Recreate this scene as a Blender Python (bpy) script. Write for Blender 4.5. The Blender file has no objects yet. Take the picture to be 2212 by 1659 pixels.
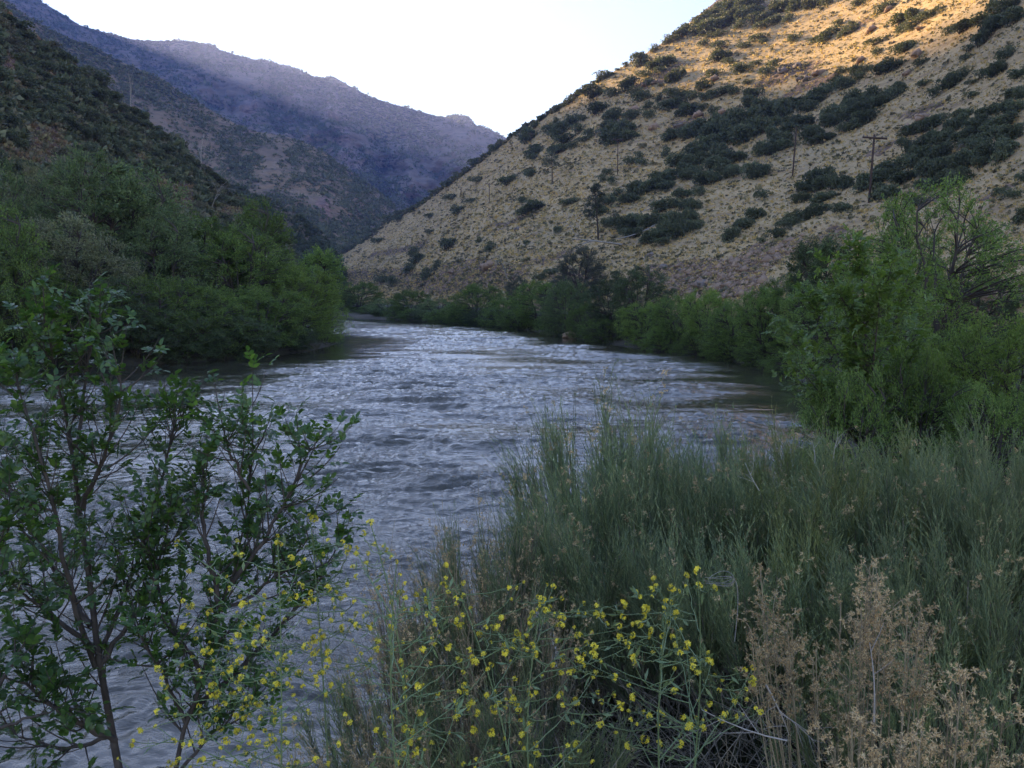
SUN_AZ, SUN_EL, SUN_STR, SKY_STR, EXPO, HAZE, WAVE = 38.4, 18.75, 5.0, .081, 2.17, 1.4e-4, 1.4
import bpy, math, time
import numpy as np
T0 = time.time()
C = bpy.context.scene.collection
R = math.radians
CAMZ = 3.6
PITCH = math.atan((829.5 - 648) / 1771.0)
CP, SP = math.cos(PITCH), math.sin(PITCH)

# ------------------------------------------------------------------ placing
def pt(px, py, Y):
    """point at forward distance Y seen at (px, py) of a 2212 x 1659 view (arrays welcome)"""
    px, py, Y = np.broadcast_arrays(np.asarray(px, float), np.asarray(py, float), np.asarray(Y, float))
    u = 829.5 - py
    yc = 1771 * CP + u * SP
    zc = -1771 * SP + u * CP
    return np.stack([(px - 1106) * Y / yc, Y, CAMZ + zc * Y / yc], -1)

def proj(p):
    p = np.asarray(p, float); d = p - np.array([0, 0, CAMZ])
    f = d[..., 1] * CP - d[..., 2] * SP
    u = d[..., 1] * SP + d[..., 2] * CP
    return 1106 + 1771 * d[..., 0] / f, 829.5 - 1771 * u / f

# ------------------------------------------------------------------ noise
def _hash(*ii, seed=0):
    h = np.full(ii[0].shape, (int(seed) * 374761393 + 668265263) & 0xffffffff, np.uint64)
    for k, i in enumerate(ii):
        h = (h ^ (i.astype(np.int64).astype(np.uint64) * np.uint64([73856093, 19349663, 83492791][k]))) & np.uint64(0xffffffff)
        h = (h * np.uint64(2654435761)) & np.uint64(0xffffffff)
        h ^= h >> np.uint64(15)
    h = (h * np.uint64(2246822519)) & np.uint64(0xffffffff)
    h ^= h >> np.uint64(13)
    return h
def noise2(x, y, seed=0):
    xi, yi = np.floor(x), np.floor(y); xf, yf = x - xi, y - yi
    u = xf * xf * xf * (xf * (xf * 6 - 15) + 10); v = yf * yf * yf * (yf * (yf * 6 - 15) + 10)
    def g(a, b, fx, fy):
        an = _hash(xi + a, yi + b, seed=seed).astype(float) * (2 * np.pi / 4294967296.0)
        return np.cos(an) * fx + np.sin(an) * fy
    n = (g(0, 0, xf, yf) * (1 - u) + g(1, 0, xf - 1, yf) * u) * (1 - v) + (g(0, 1, xf, yf - 1) * (1 - u) + g(1, 1, xf - 1, yf - 1) * u) * v
    return n * 1.5
def fbm(x, y, o=4, seed=0, gain=.5, lac=2.03):
    r = 0; a = 1.0; s = 0
    for k in range(o):
        r = r + a * noise2(x + 17.3 * k, y - 9.1 * k, seed + k); s += a; a *= gain; x = x * lac; y = y * lac
    return r / s
def ridged(x, y, o=4, seed=0):
    r = 0; a = 1.0; s = 0
    for k in range(o):
        r = r + a * (1 - 2 * np.abs(noise2(x + 5.7 * k, y + 3.3 * k, seed + k))); s += a; a *= .5; x = x * 2.1; y = y * 2.1
    return r / s

# ------------------------------------------------------------------ meshes
class MB:
    def __init__(s): s.V = []; s.Q = []; s.T = []; s.n = 0; s.qm = []; s.tm = []
    def add(s, V, Q=None, T=None, m=0):
        V = np.asarray(V, float).reshape(-1, 3); s.V.append(V)
        if Q is not None and len(Q): s.Q.append(np.asarray(Q).reshape(-1, 4) + s.n); s.qm.append(np.full(len(s.Q[-1]), m))
        if T is not None and len(T): s.T.append(np.asarray(T).reshape(-1, 3) + s.n); s.tm.append(np.full(len(s.T[-1]), m))
        s.n += len(V)
    def mesh(s, name, mats, smooth=False, attrs=None):
        V = np.concatenate(s.V)
        Q = np.concatenate(s.Q) if s.Q else np.zeros((0, 4), int)
        T = np.concatenate(s.T) if s.T else np.zeros((0, 3), int)
        me = bpy.data.meshes.new(name)
        me.vertices.add(len(V)); me.vertices.foreach_set('co', V.astype(np.float32).ravel())
        idx = np.concatenate([Q.ravel(), T.ravel()]).astype(np.int32)
        me.loops.add(len(idx)); me.loops.foreach_set('vertex_index', idx)
        st = np.concatenate([np.arange(len(Q)) * 4, len(Q) * 4 + np.arange(len(T)) * 3]).astype(np.int32)
        me.polygons.add(len(st)); me.polygons.foreach_set('loop_start', st)
        if not isinstance(mats, (list, tuple)): mats = [mats]
        for m in mats: me.materials.append(m)
        if len(mats) > 1:
            mi = np.concatenate((s.qm or [np.zeros(0)]) + (s.tm or [np.zeros(0)])).astype(np.int32)
            me.polygons.foreach_set('material_index', mi)
        me.update(calc_edges=True)
        if smooth: me.polygons.foreach_set('use_smooth', np.ones(len(st), bool))
        for k, v in (attrs or {}).items():
            a = me.attributes.new(k, 'FLOAT', 'POINT'); a.data.foreach_set('value', np.asarray(v, np.float32))
        return me

def link(name, me, parent=None, loc=None, rz=None, sc=None, mat=None):
    o = bpy.data.objects.new(name, me); C.objects.link(o)
    if parent: o.parent = parent
    if loc is not None: o.location = [float(v) for v in loc]
    if rz is not None: o.rotation_euler = (0, 0, float(rz))
    if sc is not None: o.scale = (sc,) * 3 if np.isscalar(sc) else [float(v) for v in sc]
    if mat is not None:
        o.material_slots[0].link = 'OBJECT'; o.material_slots[0].material = mat
    return o
def empty(name, loc, rz=0, sc=1):
    return link(name, None, None, loc, rz, sc)
def tag(o, label=None, cat=None, group=None, kind=None):
    if label: o['label'] = label
    if cat: o['category'] = cat
    if group: o['group'] = group
    if kind: o['kind'] = kind
    return o

def unit(v): return v / np.maximum(np.linalg.norm(v, axis=-1, keepdims=True), 1e-9)
def rdir(g, n, up=0.0):
    v = g.normal(size=(n, 3)); v[:, 2] += up
    return unit(v)

def tubes(mb, P, Rr, sides=4, m=0, cap=False):
    """P (N,K,3) polylines, Rr (N,K) radii"""
    P = np.asarray(P, float); N, K, _ = P.shape
    if N == 0: return
    Rr = np.broadcast_to(Rr, (N, K))
    t = np.empty_like(P); t[:, 1:-1] = P[:, 2:] - P[:, :-2]; t[:, 0] = P[:, 1] - P[:, 0]; t[:, -1] = P[:, -1] - P[:, -2]
    t = unit(t)
    ref = np.where(np.abs(t[:, :, 2:3]) > .9, np.array([1.0, 0, 0]), np.array([0, 0, 1.0]))
    ref = np.broadcast_to(np.where(np.abs(t.mean(1, keepdims=True)[:, :, 2:3]) > .8, np.array([1.0, 0.02, 0]), np.array([0, 0.02, 1.0])), P.shape)
    a = unit(np.cross(t, ref)); b = np.cross(t, a)
    th = np.arange(sides) * 2 * np.pi / sides
    V = P[:, :, None, :] + Rr[:, :, None, None] * (np.cos(th)[None, None, :, None] * a[:, :, None, :] + np.sin(th)[None, None, :, None] * b[:, :, None, :])
    i = np.arange(N)[:, None, None] * K * sides; k = np.arange(K - 1)[None, :, None] * sides; j = np.arange(sides)[None, None, :]; j2 = (j + 1) % sides
    q = np.stack([i + k + j, i + k + j2, i + k + sides + j2, i + k + sides + j], -1).reshape(-1, 4)
    mb.add(V.reshape(-1, 3), q, None, m)

def bez(A, B, Cc, K=6):
    t = np.linspace(0, 1, K)[None, :, None]
    return A[:, None] * (1 - t) ** 2 + 2 * B[:, None] * t * (1 - t) + Cc[:, None] * t * t

def leaves(mb, P, D, L, W, g, m=0, fold=.25):
    """one bent rhombus per leaf"""
    n = len(P); D = unit(D)
    s = unit(np.cross(D, rdir(g, n))); nrm = np.cross(s, D)
    L = np.broadcast_to(L, (n,))[:, None]; W = np.broadcast_to(W, (n,))[:, None]
    V = np.stack([P, P + D * L * .45 + s * W * .5 + nrm * W * fold, P + D * L, P + D * L * .45 - s * W * .5 + nrm * W * fold], 1)
    q = np.arange(n)[:, None] * 4 + np.arange(4)[None]
    mb.add(V.reshape(-1, 3), q, None, m)

def fineleaves(mb, P, D, N, L, W, g, m=0, curl=.15):
    """pointed oval leaves with a midrib fold; N = leaf normal"""
    n = len(P); D = unit(D); S = unit(np.cross(D, N)); Nn = np.cross(S, D)
    L = np.broadcast_to(L, (n,))[:, None]; W = np.broadcast_to(W, (n,))[:, None] * .5
    f = .35 * W
    r0 = P; r1 = P + D * L * .3 - Nn * L * curl * .1; r2 = P + D * L * .68 - Nn * L * curl * .5; r3 = P + D * L - Nn * L * curl * 1.2
    l1 = r1 + S * W + Nn * f; l2 = r2 + S * W * .85 + Nn * f; q1 = r1 - S * W + Nn * f; q2 = r2 - S * W * .85 + Nn * f
    V = np.stack([r0, r1, r2, r3, l1, l2, q1, q2], 1)
    b = np.arange(n)[:, None] * 8
    Q = np.concatenate([b + np.array([[1, 2, 5, 4]]), b + np.array([[2, 1, 6, 7]])])
    T = np.concatenate([b + np.array([[0, 1, 4]]), b + np.array([[1, 0, 6]]), b + np.array([[2, 3, 5]]), b + np.array([[3, 2, 7]])])
    mb.add(V.reshape(-1, 3), Q, T, m)

# ------------------------------------------------------------------ materials
class NT:
    def __init__(s, name):
        s.mat = bpy.data.materials.new(name); s.mat.use_nodes = True; s.t = s.mat.node_tree; s.t.nodes.clear()
        s.out = s.t.nodes.new('ShaderNodeOutputMaterial')
    def n(s, typ, ins=None, **kw):
        nd = s.t.nodes.new('ShaderNode' + typ)
        for k, v in kw.items(): setattr(nd, k, v)
        for k, v in (ins or {}).items(): s.set(nd.inputs[k], v)
        return nd
    def set(s, sock, v):
        if isinstance(v, bpy.types.NodeSocket): s.t.links.new(v, sock)
        elif isinstance(v, bpy.types.Node): s.t.links.new(v.outputs[0], sock)
        elif isinstance(v, (tuple, list)) and len(v) == 3 and sock.type == 'RGBA': sock.default_value = (*v, 1)
        else: sock.default_value = v
    def mix(s, f, a, b, mode='MIX'):
        nd = s.t.nodes.new('ShaderNodeMix'); nd.data_type = 'RGBA'; nd.blend_type = mode
        s.set(nd.inputs[0], f); s.set(nd.inputs[6], a); s.set(nd.inputs[7], b); return nd.outputs[2]
    def noise(s, vec, scale, detail=4, rough=.5, dist=0):
        return s.n('TexNoise', {'Vector': vec, 'Scale': scale, 'Detail': detail, 'Roughness': rough, 'Distortion': dist}).outputs[0]
    def ramp(s, fac, lo, hi, a=0.0, b=1.0):
        nd = s.n('MapRange', {0: fac, 1: lo, 2: hi, 3: a, 4: b}); nd.clamp = True; return nd.outputs[0]
    def math(s, op, a, b=0.5):
        nd = s.n('Math', operation=op); s.set(nd.inputs[0], a); s.set(nd.inputs[1], b); return nd.outputs[0]
    def pos(s, sx=1, sy=1, sz=1, rz=0):
        g = s.n('NewGeometry'); m = s.n('Mapping', {'Vector': g.outputs['Position']})
        m.inputs['Scale'].default_value = (sx, sy, sz); m.inputs['Rotation'].default_value = (0, 0, rz); return m.outputs[0]
    def done(s, sh): s.t.links.new(sh.outputs[0] if isinstance(sh, bpy.types.Node) else sh, s.out.inputs[0]); return s.mat

def foliage_mat(name, c1, c2, c3, trans=.25, rough=.55, spec=.3, clump=.7, tw=(1.25, 1.3, .6)):
    t = NT(name)
    geo = t.n('NewGeometry'); oi = t.n('ObjectInfo')
    tc = t.n('TexCoord').outputs['Object']
    cl = t.ramp(t.noise(tc, clump, 2), .35, .65)
    col = t.mix(cl, c1, c2)
    col = t.mix(t.ramp(geo.outputs['Random Per Island'], .6, 1.0), col, c3)
    v = t.math('MULTIPLY_ADD', oi.outputs['Random'], .5); v.node.inputs[2].default_value = .75
    col = t.n('HueSaturation', {'Color': col, 'Value': v}).outputs[0]
    p = t.n('BsdfPrincipled', {'Base Color': col, 'Roughness': rough, 'Specular IOR Level': spec})
    tr = t.n('BsdfTranslucent', {'Color': t.mix(1.0, col, tw, 'MULTIPLY')})
    mx = t.n('MixShader', {0: trans, 1: p.outputs[0], 2: tr.outputs[0]})
    return t.done(mx)

def plain_mat(name, c, c2=None, scale=8, rough=.8, spec=.3, bump=0):
    t = NT(name)
    if c2:
        tc = t.n('TexCoord').outputs['Object']
        nz = t.noise(tc, scale, 5)
        col = t.mix(t.ramp(nz, .35, .65), c, c2)
    else: col = c
    p = t.n('BsdfPrincipled', {'Base Color': col, 'Roughness': rough, 'Specular IOR Level': spec})
    if bump and c2: t.set(p.inputs['Normal'], t.n('Bump', {'Height': nz, 'Strength': bump, 'Distance': .1}).outputs[0])
    return t.done(p)

# ------------------------------------------------------------------ hills
class Hill:
    """a slope between a foot line and a crest; cols = (px, crest py, foot Y, crest Y)"""
    def __init__(s, sky, cols, foot=660, k=1.4, amp=6, wl=60, seed=1, sup=.6, rough=0):
        s.rough = rough
        s.sx = np.array([a[0] for a in sky], float); s.sy = np.array([a[1] for a in sky], float)
        c = np.array(cols, float); s.cx, s.fb, s.fs = c[:, 0], c[:, 1], c[:, 2]
        s.foot, s.k, s.amp, s.wl, s.seed, s.sup = foot, k, amp, wl, seed, sup
    def skyat(s, px): return np.interp(px, s.sx, s.sy)
    def f(s, px, t):
        px, t = np.broadcast_arrays(np.asarray(px, float), np.asarray(t, float))
        tt = np.minimum(t, 1)
        def sm(xs, ys):
            r = 0
            for d, w in ((-60, .2), (-30, .2), (0, .2), (30, .2), (60, .2)): r = r + w * np.interp(px + d, xs, ys)
            return r
        Yb, Ys = sm(s.cx, s.fb), sm(s.cx, s.fs)
        py = s.foot + (s.skyat(px) - s.foot) * tt
        Y = Yb + (Ys - Yb) * np.maximum(tt, 0) ** s.k
        p = pt(px, py, Y)
        h = unit(p * np.array([1, 1, 0]))
        a = (px - 1106) / 1771 * Y.mean() if Y.size else 0
        g = ridged(p[..., 0] / s.wl + p[..., 2] / s.wl * .5, p[..., 1] / s.wl * .35 + p[..., 2] / s.wl * .25, 4, s.seed)
        g2 = fbm(p[..., 0] / (s.wl * .25), p[..., 2] / (s.wl * .22) + p[..., 1] / s.wl, 4, s.seed + 9)
        edge = np.clip((1 - tt) * 4, 0, 1) * np.clip(tt * 6, 0, 1)
        if s.rough: g = g + s.rough * (ridged(p[..., 0] / s.wl * 3.1 + p[..., 2] / s.wl * 1.2, p[..., 1] / s.wl * 1.1 - p[..., 2] / s.wl * .7, 4, s.seed + 50) - .3)
        d = -(g * .8 + g2 * .45) * s.amp * edge
        p = p + h * d[..., None]
        s.g = -(g * .7 + g2 * .5)
        p[..., 2] += g2 * s.amp * .06 * (edge + .12)
        ov = np.maximum(t - 1, 0)[..., None]
        dist = Ys[..., None] * ov
        p = p + h * dist; p[..., 2] -= (s.sup * dist + .0)[..., 0]
        return p
    def at(s, px, py):
        t = (s.foot - np.asarray(py, float)) / (s.foot - s.skyat(px))
        return s.f(px, t)
    def build(s, name, x0, x1, nx, nt, mat, attr=None, back=(1.01, 1.04, 1.1, 1.25, 1.5)):
        px = np.linspace(x0, x1, nx); t = np.concatenate([[-.12, -.05], np.linspace(0, 1, nt), back])
        PX, TT = np.meshgrid(px, t); P = s.f(PX, TT); gully = s.g
        n0, n1 = PX.shape
        i = np.arange((n0 - 1) * (n1 - 1)); r, c = i // (n1 - 1), i % (n1 - 1); a = r * n1 + c
        mb = MB(); mb.add(P.reshape(-1, 3), np.stack([a, a + 1, a + n1 + 1, a + n1], 1))
        PY = s.foot + (s.skyat(PX) - s.foot) * TT
        at = {k: fn(PX, PY, TT).ravel() for k, fn in (attr or {}).items()}; at['gully'] = gully.ravel()
        o = link(name, mb.mesh(name, mat, True, at)); tag(o, kind='structure'); return o

def blobs(px, py, L):
    """soft mask of ellipses (cx, cy, rx, ry, degrees up-right)"""
    r = np.zeros(px.shape)
    jx = px + 18 * fbm(px / 40, py / 40, 3, 77); jy = py + 12 * fbm(px / 40, py / 40, 3, 78)
    for e in L:
        a = R(e[4] if len(e) > 4 else 0); dx, dy = jx - e[0], jy - e[1]
        u = dx * math.cos(a) - dy * math.sin(a); v = dx * math.sin(a) + dy * math.cos(a)
        r = np.maximum(r, np.clip(1.6 - np.sqrt((u / e[2]) ** 2 + (v / e[3]) ** 2) * 1.1, 0, 1))
    return r
# ================================================================== SETTING
sc = bpy.context.scene
cam = bpy.data.cameras.new('camera'); co = bpy.data.objects.new('camera', cam); C.objects.link(co)
co.location = (0, 0, CAMZ); co.rotation_euler = (math.pi / 2 - PITCH, 0, 0)
cam.sensor_width = 36; cam.lens = 36 * 1771 / 2212; cam.clip_start = .05; cam.clip_end = 20000
sc.camera = co
sc.view_settings.view_transform = 'Standard'; sc.view_settings.look = 'None'
sc.view_settings.exposure = EXPO; sc.view_settings.gamma = 1
w = bpy.data.worlds.new('World'); sc.world = w; w.use_nodes = True
nt = w.node_tree; bg = nt.nodes['Background']; sky = nt.nodes.new('ShaderNodeTexSky'); sky.sky_type = 'NISHITA'
sky.sun_disc = False; sky.sun_elevation = R(SUN_EL); sky.sun_rotation = R(-SUN_AZ)
sky.air_density = 1.5; sky.dust_density = .03; sky.ozone_density = 3.6
tint = nt.nodes.new('ShaderNodeMix'); tint.data_type = 'RGBA'; tint.blend_type = 'MULTIPLY'; tint.inputs[0].default_value = 1; tint.inputs[7].default_value = (1.09, .945, 1.01, 1)
nt.links.new(sky.outputs[0], tint.inputs[6]); nt.links.new(tint.outputs[2], bg.inputs[0]); bg.inputs[1].default_value = SKY_STR
sd = bpy.data.lights.new('sun', 'SUN'); sd.energy = SUN_STR; sd.angle = R(.5); sd.color = (1, .71, .36)
so = bpy.data.objects.new('sun', sd); C.objects.link(so)
so.rotation_euler = (R(90 - SUN_EL), 0, R(SUN_AZ + 180))
sc.cycles.volume_bounces = 0; sc.cycles.max_bounces = 6; sc.cycles.diffuse_bounces = 4; sc.cycles.transparent_max_bounces = 8
sc.cycles.glossy_bounces = 3; sc.cycles.caustics_reflective = False; sc.cycles.caustics_refractive = False

# haze
hm = NT('valley_haze'); pv = hm.n('VolumePrincipled', {'Color': (.36, .46, 1.0), 'Density': HAZE, 'Anisotropy': .42})
hm.t.links.new(pv.outputs[0], hm.out.inputs['Volume'])
mb = MB(); X0, X1, Y0, Y1, Z0, Z1 = -4200, 4200, -600, 4300, -31, 1330
mb.add([(x, y, z) for x in (X0, X1) for y in (Y0, Y1) for z in (Z0, Z1)], [(0, 1, 3, 2), (4, 6, 7, 5), (0, 4, 5, 1), (2, 3, 7, 6), (0, 2, 6, 4), (1, 5, 7, 3)])
hz = link('haze', mb.mesh('haze', hm.mat)); tag(hz, 'thin blue evening haze filling the valley', None, None, 'stuff')

# --- slope material: grass, soil, rock, with contour-following streaks
def slope_mat(name, grass, grass2, soil, rock, sc_=1.0, scrub=None, scrub_amt=.5, bump=.6):
    t = NT(name)
    at = t.n('Attribute', attribute_name='bare').outputs['Fac']
    st = t.noise(t.pos(.05 * sc_, .05 * sc_, .45 * sc_), 1.0, 6, .6, .4)
    big = t.noise(t.pos(.02 * sc_, .02 * sc_, .03 * sc_), 1.0, 3)
    fine = t.noise(t.pos(.5 * sc_, .5 * sc_, 1.2 * sc_), 1.0, 5, .65)
    col = t.mix(t.ramp(big, .35, .65), grass, grass2)
    col = t.mix(t.ramp(st, .50, .68), col, soil)
    col = t.mix(t.ramp(fine, .35, .75, 0, .55), col, (grass2[0] * .45, grass2[1] * .5, grass2[2] * .5))
    rk = t.mix(t.ramp(fine, .4, .6), rock, (rock[0] * .45, rock[1] * .45, rock[2] * .5))
    edge = t.math('ADD', at, t.math('MULTIPLY', t.math('SUBTRACT', fine, .5), .9))
    col = t.mix(t.ramp(edge, .4, .62), col, rk)
    if scrub:
        gl = t.n('Attribute', attribute_name='gully').outputs['Fac']
        v = t.n('TexVoronoi', {'Vector': t.pos(.42 * sc_, .42 * sc_, .8 * sc_), 'Scale': 1.0, 'Randomness': 1.0}).outputs['Distance']
        m = t.noise(t.pos(.012 * sc_, .012 * sc_, .02 * sc_), 1.0, 5, .6)
        f = t.ramp(t.math('ADD', t.math('MULTIPLY', gl, .55), t.math('SUBTRACT', t.math('MULTIPLY', m, 1.6), v)), scrub_amt, scrub_amt + .12)  # scrub tone also darkens gullies, standing in for weak relief shading
        f2 = t.math('MULTIPLY', f, t.ramp(t.n('Attribute', attribute_name='grassy').outputs['Fac'], .3, .7, 1, .12))
        col = t.mix(f2, col, scrub)
    p = t.n('BsdfPrincipled', {'Base Color': col, 'Roughness': .9, 'Specular IOR Level': .15})
    h = t.math('ADD', st, t.math('MULTIPLY', fine, .5))
    t.set(p.inputs['Normal'], t.n('Bump', {'Height': h, 'Strength': bump, 'Distance': 1.2 / sc_}).outputs[0])
    return t.done(p)

# --- right hill
SK_R = [(400, 640), (500, 618), (600, 596), (700, 562), (742, 540), (800, 508), (845, 470), (895, 447), (940, 415), (960, 398), (1000, 372), (1040, 342), (1070, 318), (1106, 293), (1160, 258), (1220, 222), (1290, 172), (1330, 152), (1370, 130), (1420, 100), (1450, 78), (1500, 40), (1540, 8), (1600, -40), (1712, -115), (1877, -230), (2212, -450), (2600, -600), (3200, -750)]
hillR = Hill(SK_R, [(400, 620, 900), (500, 560, 860), (700, 450, 800), (800, 390, 740), (895, 330, 670), (1000, 230, 560), (1147, 170, 480), (1334, 140, 430), (1550, 105, 465), (1712, 90, 480), (1877, 75, 450), (2212, 58, 300), (2600, 45, 250), (3200, 36, 220)], foot=655, k=1.4, amp=5, wl=45, seed=3)
BARE_R = [(1480, 590, 120, 26, 8), (1560, 620, 130, 26, 0), (1640, 560, 110, 26, 20), (1250, 600, 60, 16), (980, 612, 110, 26, 0), (860, 600, 80, 20), (1060, 590, 80, 20, 0), (760, 600, 50, 20), (2140, 660, 90, 40, 15), (1770, 520, 60, 14, 25),
          (1745, 410, 30, 8, 20), (1770, 385, 30, 6, 25), (1990, 245, 50, 10, 22), (1900, 330, 40, 8, 25), (1850, 60, 40, 6, 20), (1430, 165, 60, 14, 28), (1330, 270, 50, 14, 25), (1700, 160, 80, 14, 22), (1740, 190, 60, 10, 25), (2010, 440, 50, 10, 25), (2150, 420, 50, 10, 25), (1560, 15, 40, 22), (1480, 270, 50, 10, 20), (700, 590, 60, 20), (1180, 560, 70, 8, 15), (1100, 480, 60, 6, 20), (860, 540, 70, 8, 15), (1000, 570, 80, 8, 10)]
m_right = slope_mat('dry_grass_slope', (.55, .385, .195), (.46, .335, .185), (.30, .21, .125), (.26, .175, .115))
hillR.build('hill_right', 380, 3200, 900, 420, m_right, {'bare': lambda x, y, t: blobs(x, y, BARE_R)})

# --- left near hill
SK_L = [(-1600, -900), (-700, -420), (-300, -190), (-60, -40), (0, 12), (25, 38), (50, 66), (75, 86), (105, 104), (140, 116), (155, 132), (175, 150), (200, 163), (216, 178), (241, 202), (251, 218), (288, 240), (313, 253), (326, 275), (376, 300), (389, 318), (426, 353), (450, 370), (471, 391), (491, 413), (527, 429), (545, 440), (590, 485), (617, 518), (640, 570), (660, 640), (800, 655)]
hillL = Hill(SK_L, [(-1600, 40, 130), (-700, 46, 160), (-200, 60, 180), (0, 68, 195), (200, 82, 220), (400, 105, 240), (550, 140, 250), (640, 180, 240), (800, 200, 240)], foot=655, k=1.3, amp=6, wl=36, seed=11)
BARE_L = [(95, 305, 55, 32, -25), (60, 345, 60, 25, 0), (50, 200, 38, 14, -30), (8, 150, 24, 26, -40), (110, 165, 30, 10, -30), (385, 425, 34, 30, -35), (345, 395, 20, 20), (500, 462, 40, 14), (20, 340, 40, 20), (185, 250, 14, 8), (300, 340, 20, 8, -30), (60, 60, 40, 10, -45)]
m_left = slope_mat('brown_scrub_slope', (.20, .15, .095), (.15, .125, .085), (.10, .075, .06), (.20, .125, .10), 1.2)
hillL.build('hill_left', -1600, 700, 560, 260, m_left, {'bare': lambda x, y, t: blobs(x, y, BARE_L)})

# --- spur, middle ridge, far mountain
SK_3 = [(-200, 300), (200, 340), (400, 360), (470, 388), (545, 420), (605, 446), (667, 483), (700, 505), (715, 530), (735, 565), (760, 640), (900, 660)]
hill3 = Hill(SK_3, [(-200, 260, 380), (470, 330, 460), (700, 420, 560), (900, 460, 600)], foot=660, k=1.3, amp=14, wl=80, seed=21)
SK_2 = [(-900, -620), (-300, -230), (-80, -70), (0, -8), (60, 35), (100, 60), (150, 84), (205, 100), (250, 128), (308, 153), (351, 170), (401, 205), (476, 250), (526, 276), (551, 284), (602, 292), (627, 297), (667, 312), (702, 330), (742, 360), (782, 386), (822, 416), (852, 447), (870, 470), (900, 520), (980, 640), (1200, 660)]
hill2 = Hill(SK_2, [(-900, 420, 900), (0, 480, 1000), (300, 540, 1050), (600, 640, 1150), (850, 820, 1200), (1200, 900, 1200)], foot=665, k=1.25, amp=36, wl=210, seed=31, rough=.6)
SK_1 = [(-2600, -240), (-1200, -250), (-400, -240), (-200, -165), (-100, -110), (0, -48), (83, 0), (140, 33), (170, 53), (221, 68), (276, 83), (313, 88), (401, 88), (451, 95), (476, 108), (515, 120), (546, 128), (577, 130), (600, 138), (627, 143), (650, 152), (677, 166), (702, 168), (717, 163), (735, 174), (752, 184), (802, 210), (850, 225), (902, 239), (945, 251), (968, 253), (983, 247), (1013, 251), (1028, 271), (1063, 281), (1100, 301), (1200, 345), (1400, 420), (1700, 500), (2300, 560), (3000, 600)]
hill1 = Hill(SK_1, [(-2600, 900, 2000), (-400, 1000, 2300), (0, 1100, 2500), (500, 1250, 2700), (900, 1350, 2700), (1200, 1400, 2600), (3000, 1600, 2600)], foot=665, k=1.2, amp=165, wl=430, seed=41, rough=.8)
GR = [(600, 355, 40, 60, 15), (575, 395, 40, 30, 20), (400, 300, 80, 30, -35), (330, 250, 60, 22, -35), (500, 200, 70, 26, 15), (520, 250, 60, 20, 10), (900, 380, 70, 26, 0), (820, 330, 80, 20, 0), (980, 340, 60, 20, -10), (920, 400, 50, 20, 0), (690, 440, 60, 24, -30), (1000, 300, 60, 20, -20), (630, 490, 50, 16, -40)]
RK = [(760, 360, 30, 20, -50), (740, 300, 20, 60), (700, 450, 16, 30), (780, 440, 20, 26), (540, 260, 20, 40), (990, 262, 30, 14), (720, 240, 16, 50), (640, 200, 20, 40)]
m_far = slope_mat('far_mountain_slope', (.31, .235, .19), (.23, .185, .155), (.14, .125, .12), (.34, .26, .23), .16, (.028, .036, .034), .20, 1.0)  # slope colours shifted blue grey: part of the distance haze is painted in
m_mid = slope_mat('middle_ridge_slope', (.33, .235, .15), (.24, .175, .12), (.16, .125, .10), (.32, .21, .17), .35, (.032, .040, .032), .28, 1.0)
fa = {'bare': lambda x, y, t: blobs(x, y, RK) * .9, 'grassy': lambda x, y, t: blobs(x, y, GR)}
hill3.build('valley_spur', -200, 900, 240, 110, m_mid, {'bare': lambda x, y, t: blobs(x, y, RK) * .9, 'grassy': lambda x, y, t: x * 0})
hill2.build('middle_ridge', -900, 1200, 420, 220, m_mid, fa)
hill1.build('far_mountain', -2600, 3000, 900, 260, m_far, fa, back=(1.01, 1.03, 1.1, 1.3))

# --- river shore and ground
LEFT = [(-400, -60), (-150, 4), (-60, 32), (-38, 39), (-26, 42), (-21, 45), (-16.5, 51), (-14.5, 60), (-14.6, 70), (-17.5, 74), (-32, 84), (-75, 104), (-140, 145), (-240, 230), (-500, 420)]
RIGHT = [(-480, 520), (-190, 320), (-110, 250), (-58, 198), (-22, 152), (-11, 128), (0, 106), (6.8, 73), (10, 61), (12.2, 54), (14, 42), (12.5, 34), (11, 28), (8, 20), (5.2, 13), (2.4, 9), (.4, 6.8), (-1.0, 5.2), (-2.2, 4.3), (-3.6, 3.9), (-6, 3.4), (-12, 1), (-40, -10), (-150, -50), (-400, -120)]
poly = np.array(LEFT + RIGHT, float)
def river_sd(x, y):
    """signed distance: negative on the water"""
    d = np.full(x.shape, 1e9); ins = np.zeros(x.shape, bool)
    for a, b in zip(poly, np.roll(poly, -1, 0)):
        e = b - a; wx, wy = x - a[0], y - a[1]
        tt = np.clip((wx * e[0] + wy * e[1]) / (e @ e), 0, 1)
        d = np.minimum(d, (wx - e[0] * tt) ** 2 + (wy - e[1] * tt) ** 2)
        c = ((a[1] > y) != (b[1] > y)) & (x < (b[0] - a[0]) * (y - a[1]) / ((b[1] - a[1]) if b[1] != a[1] else 1e-9) + a[0])
        ins ^= c
    d = np.sqrt(d); return np.where(ins, -d, d)
def gz(x, y):
    x, y = np.broadcast_arrays(np.asarray(x, float), np.asarray(y, float))
    s = river_sd(x, y); s = s + .25 * noise2(x * .9, y * .9, 5)
    r = np.hypot(x, y)
    z = np.where(s > 0, .95 * np.clip(1.25 - r / 90, .25, 1) * (1 - np.exp(-s / 1.1)) + .035 * np.minimum(s, 40), np.maximum(s * .35, -1.2))
    z = z + np.where(s > 0, .07 * fbm(x * .8, y * .8, 3, 8) + np.minimum(s, 8) * .02 * fbm(x * .12, y * .12, 2, 9), 0)
    return z
th = np.linspace(-math.pi, math.pi, 721)[:-1]; rr = np.concatenate([[.02], np.geomspace(.3, 6000, 420)])
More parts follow.
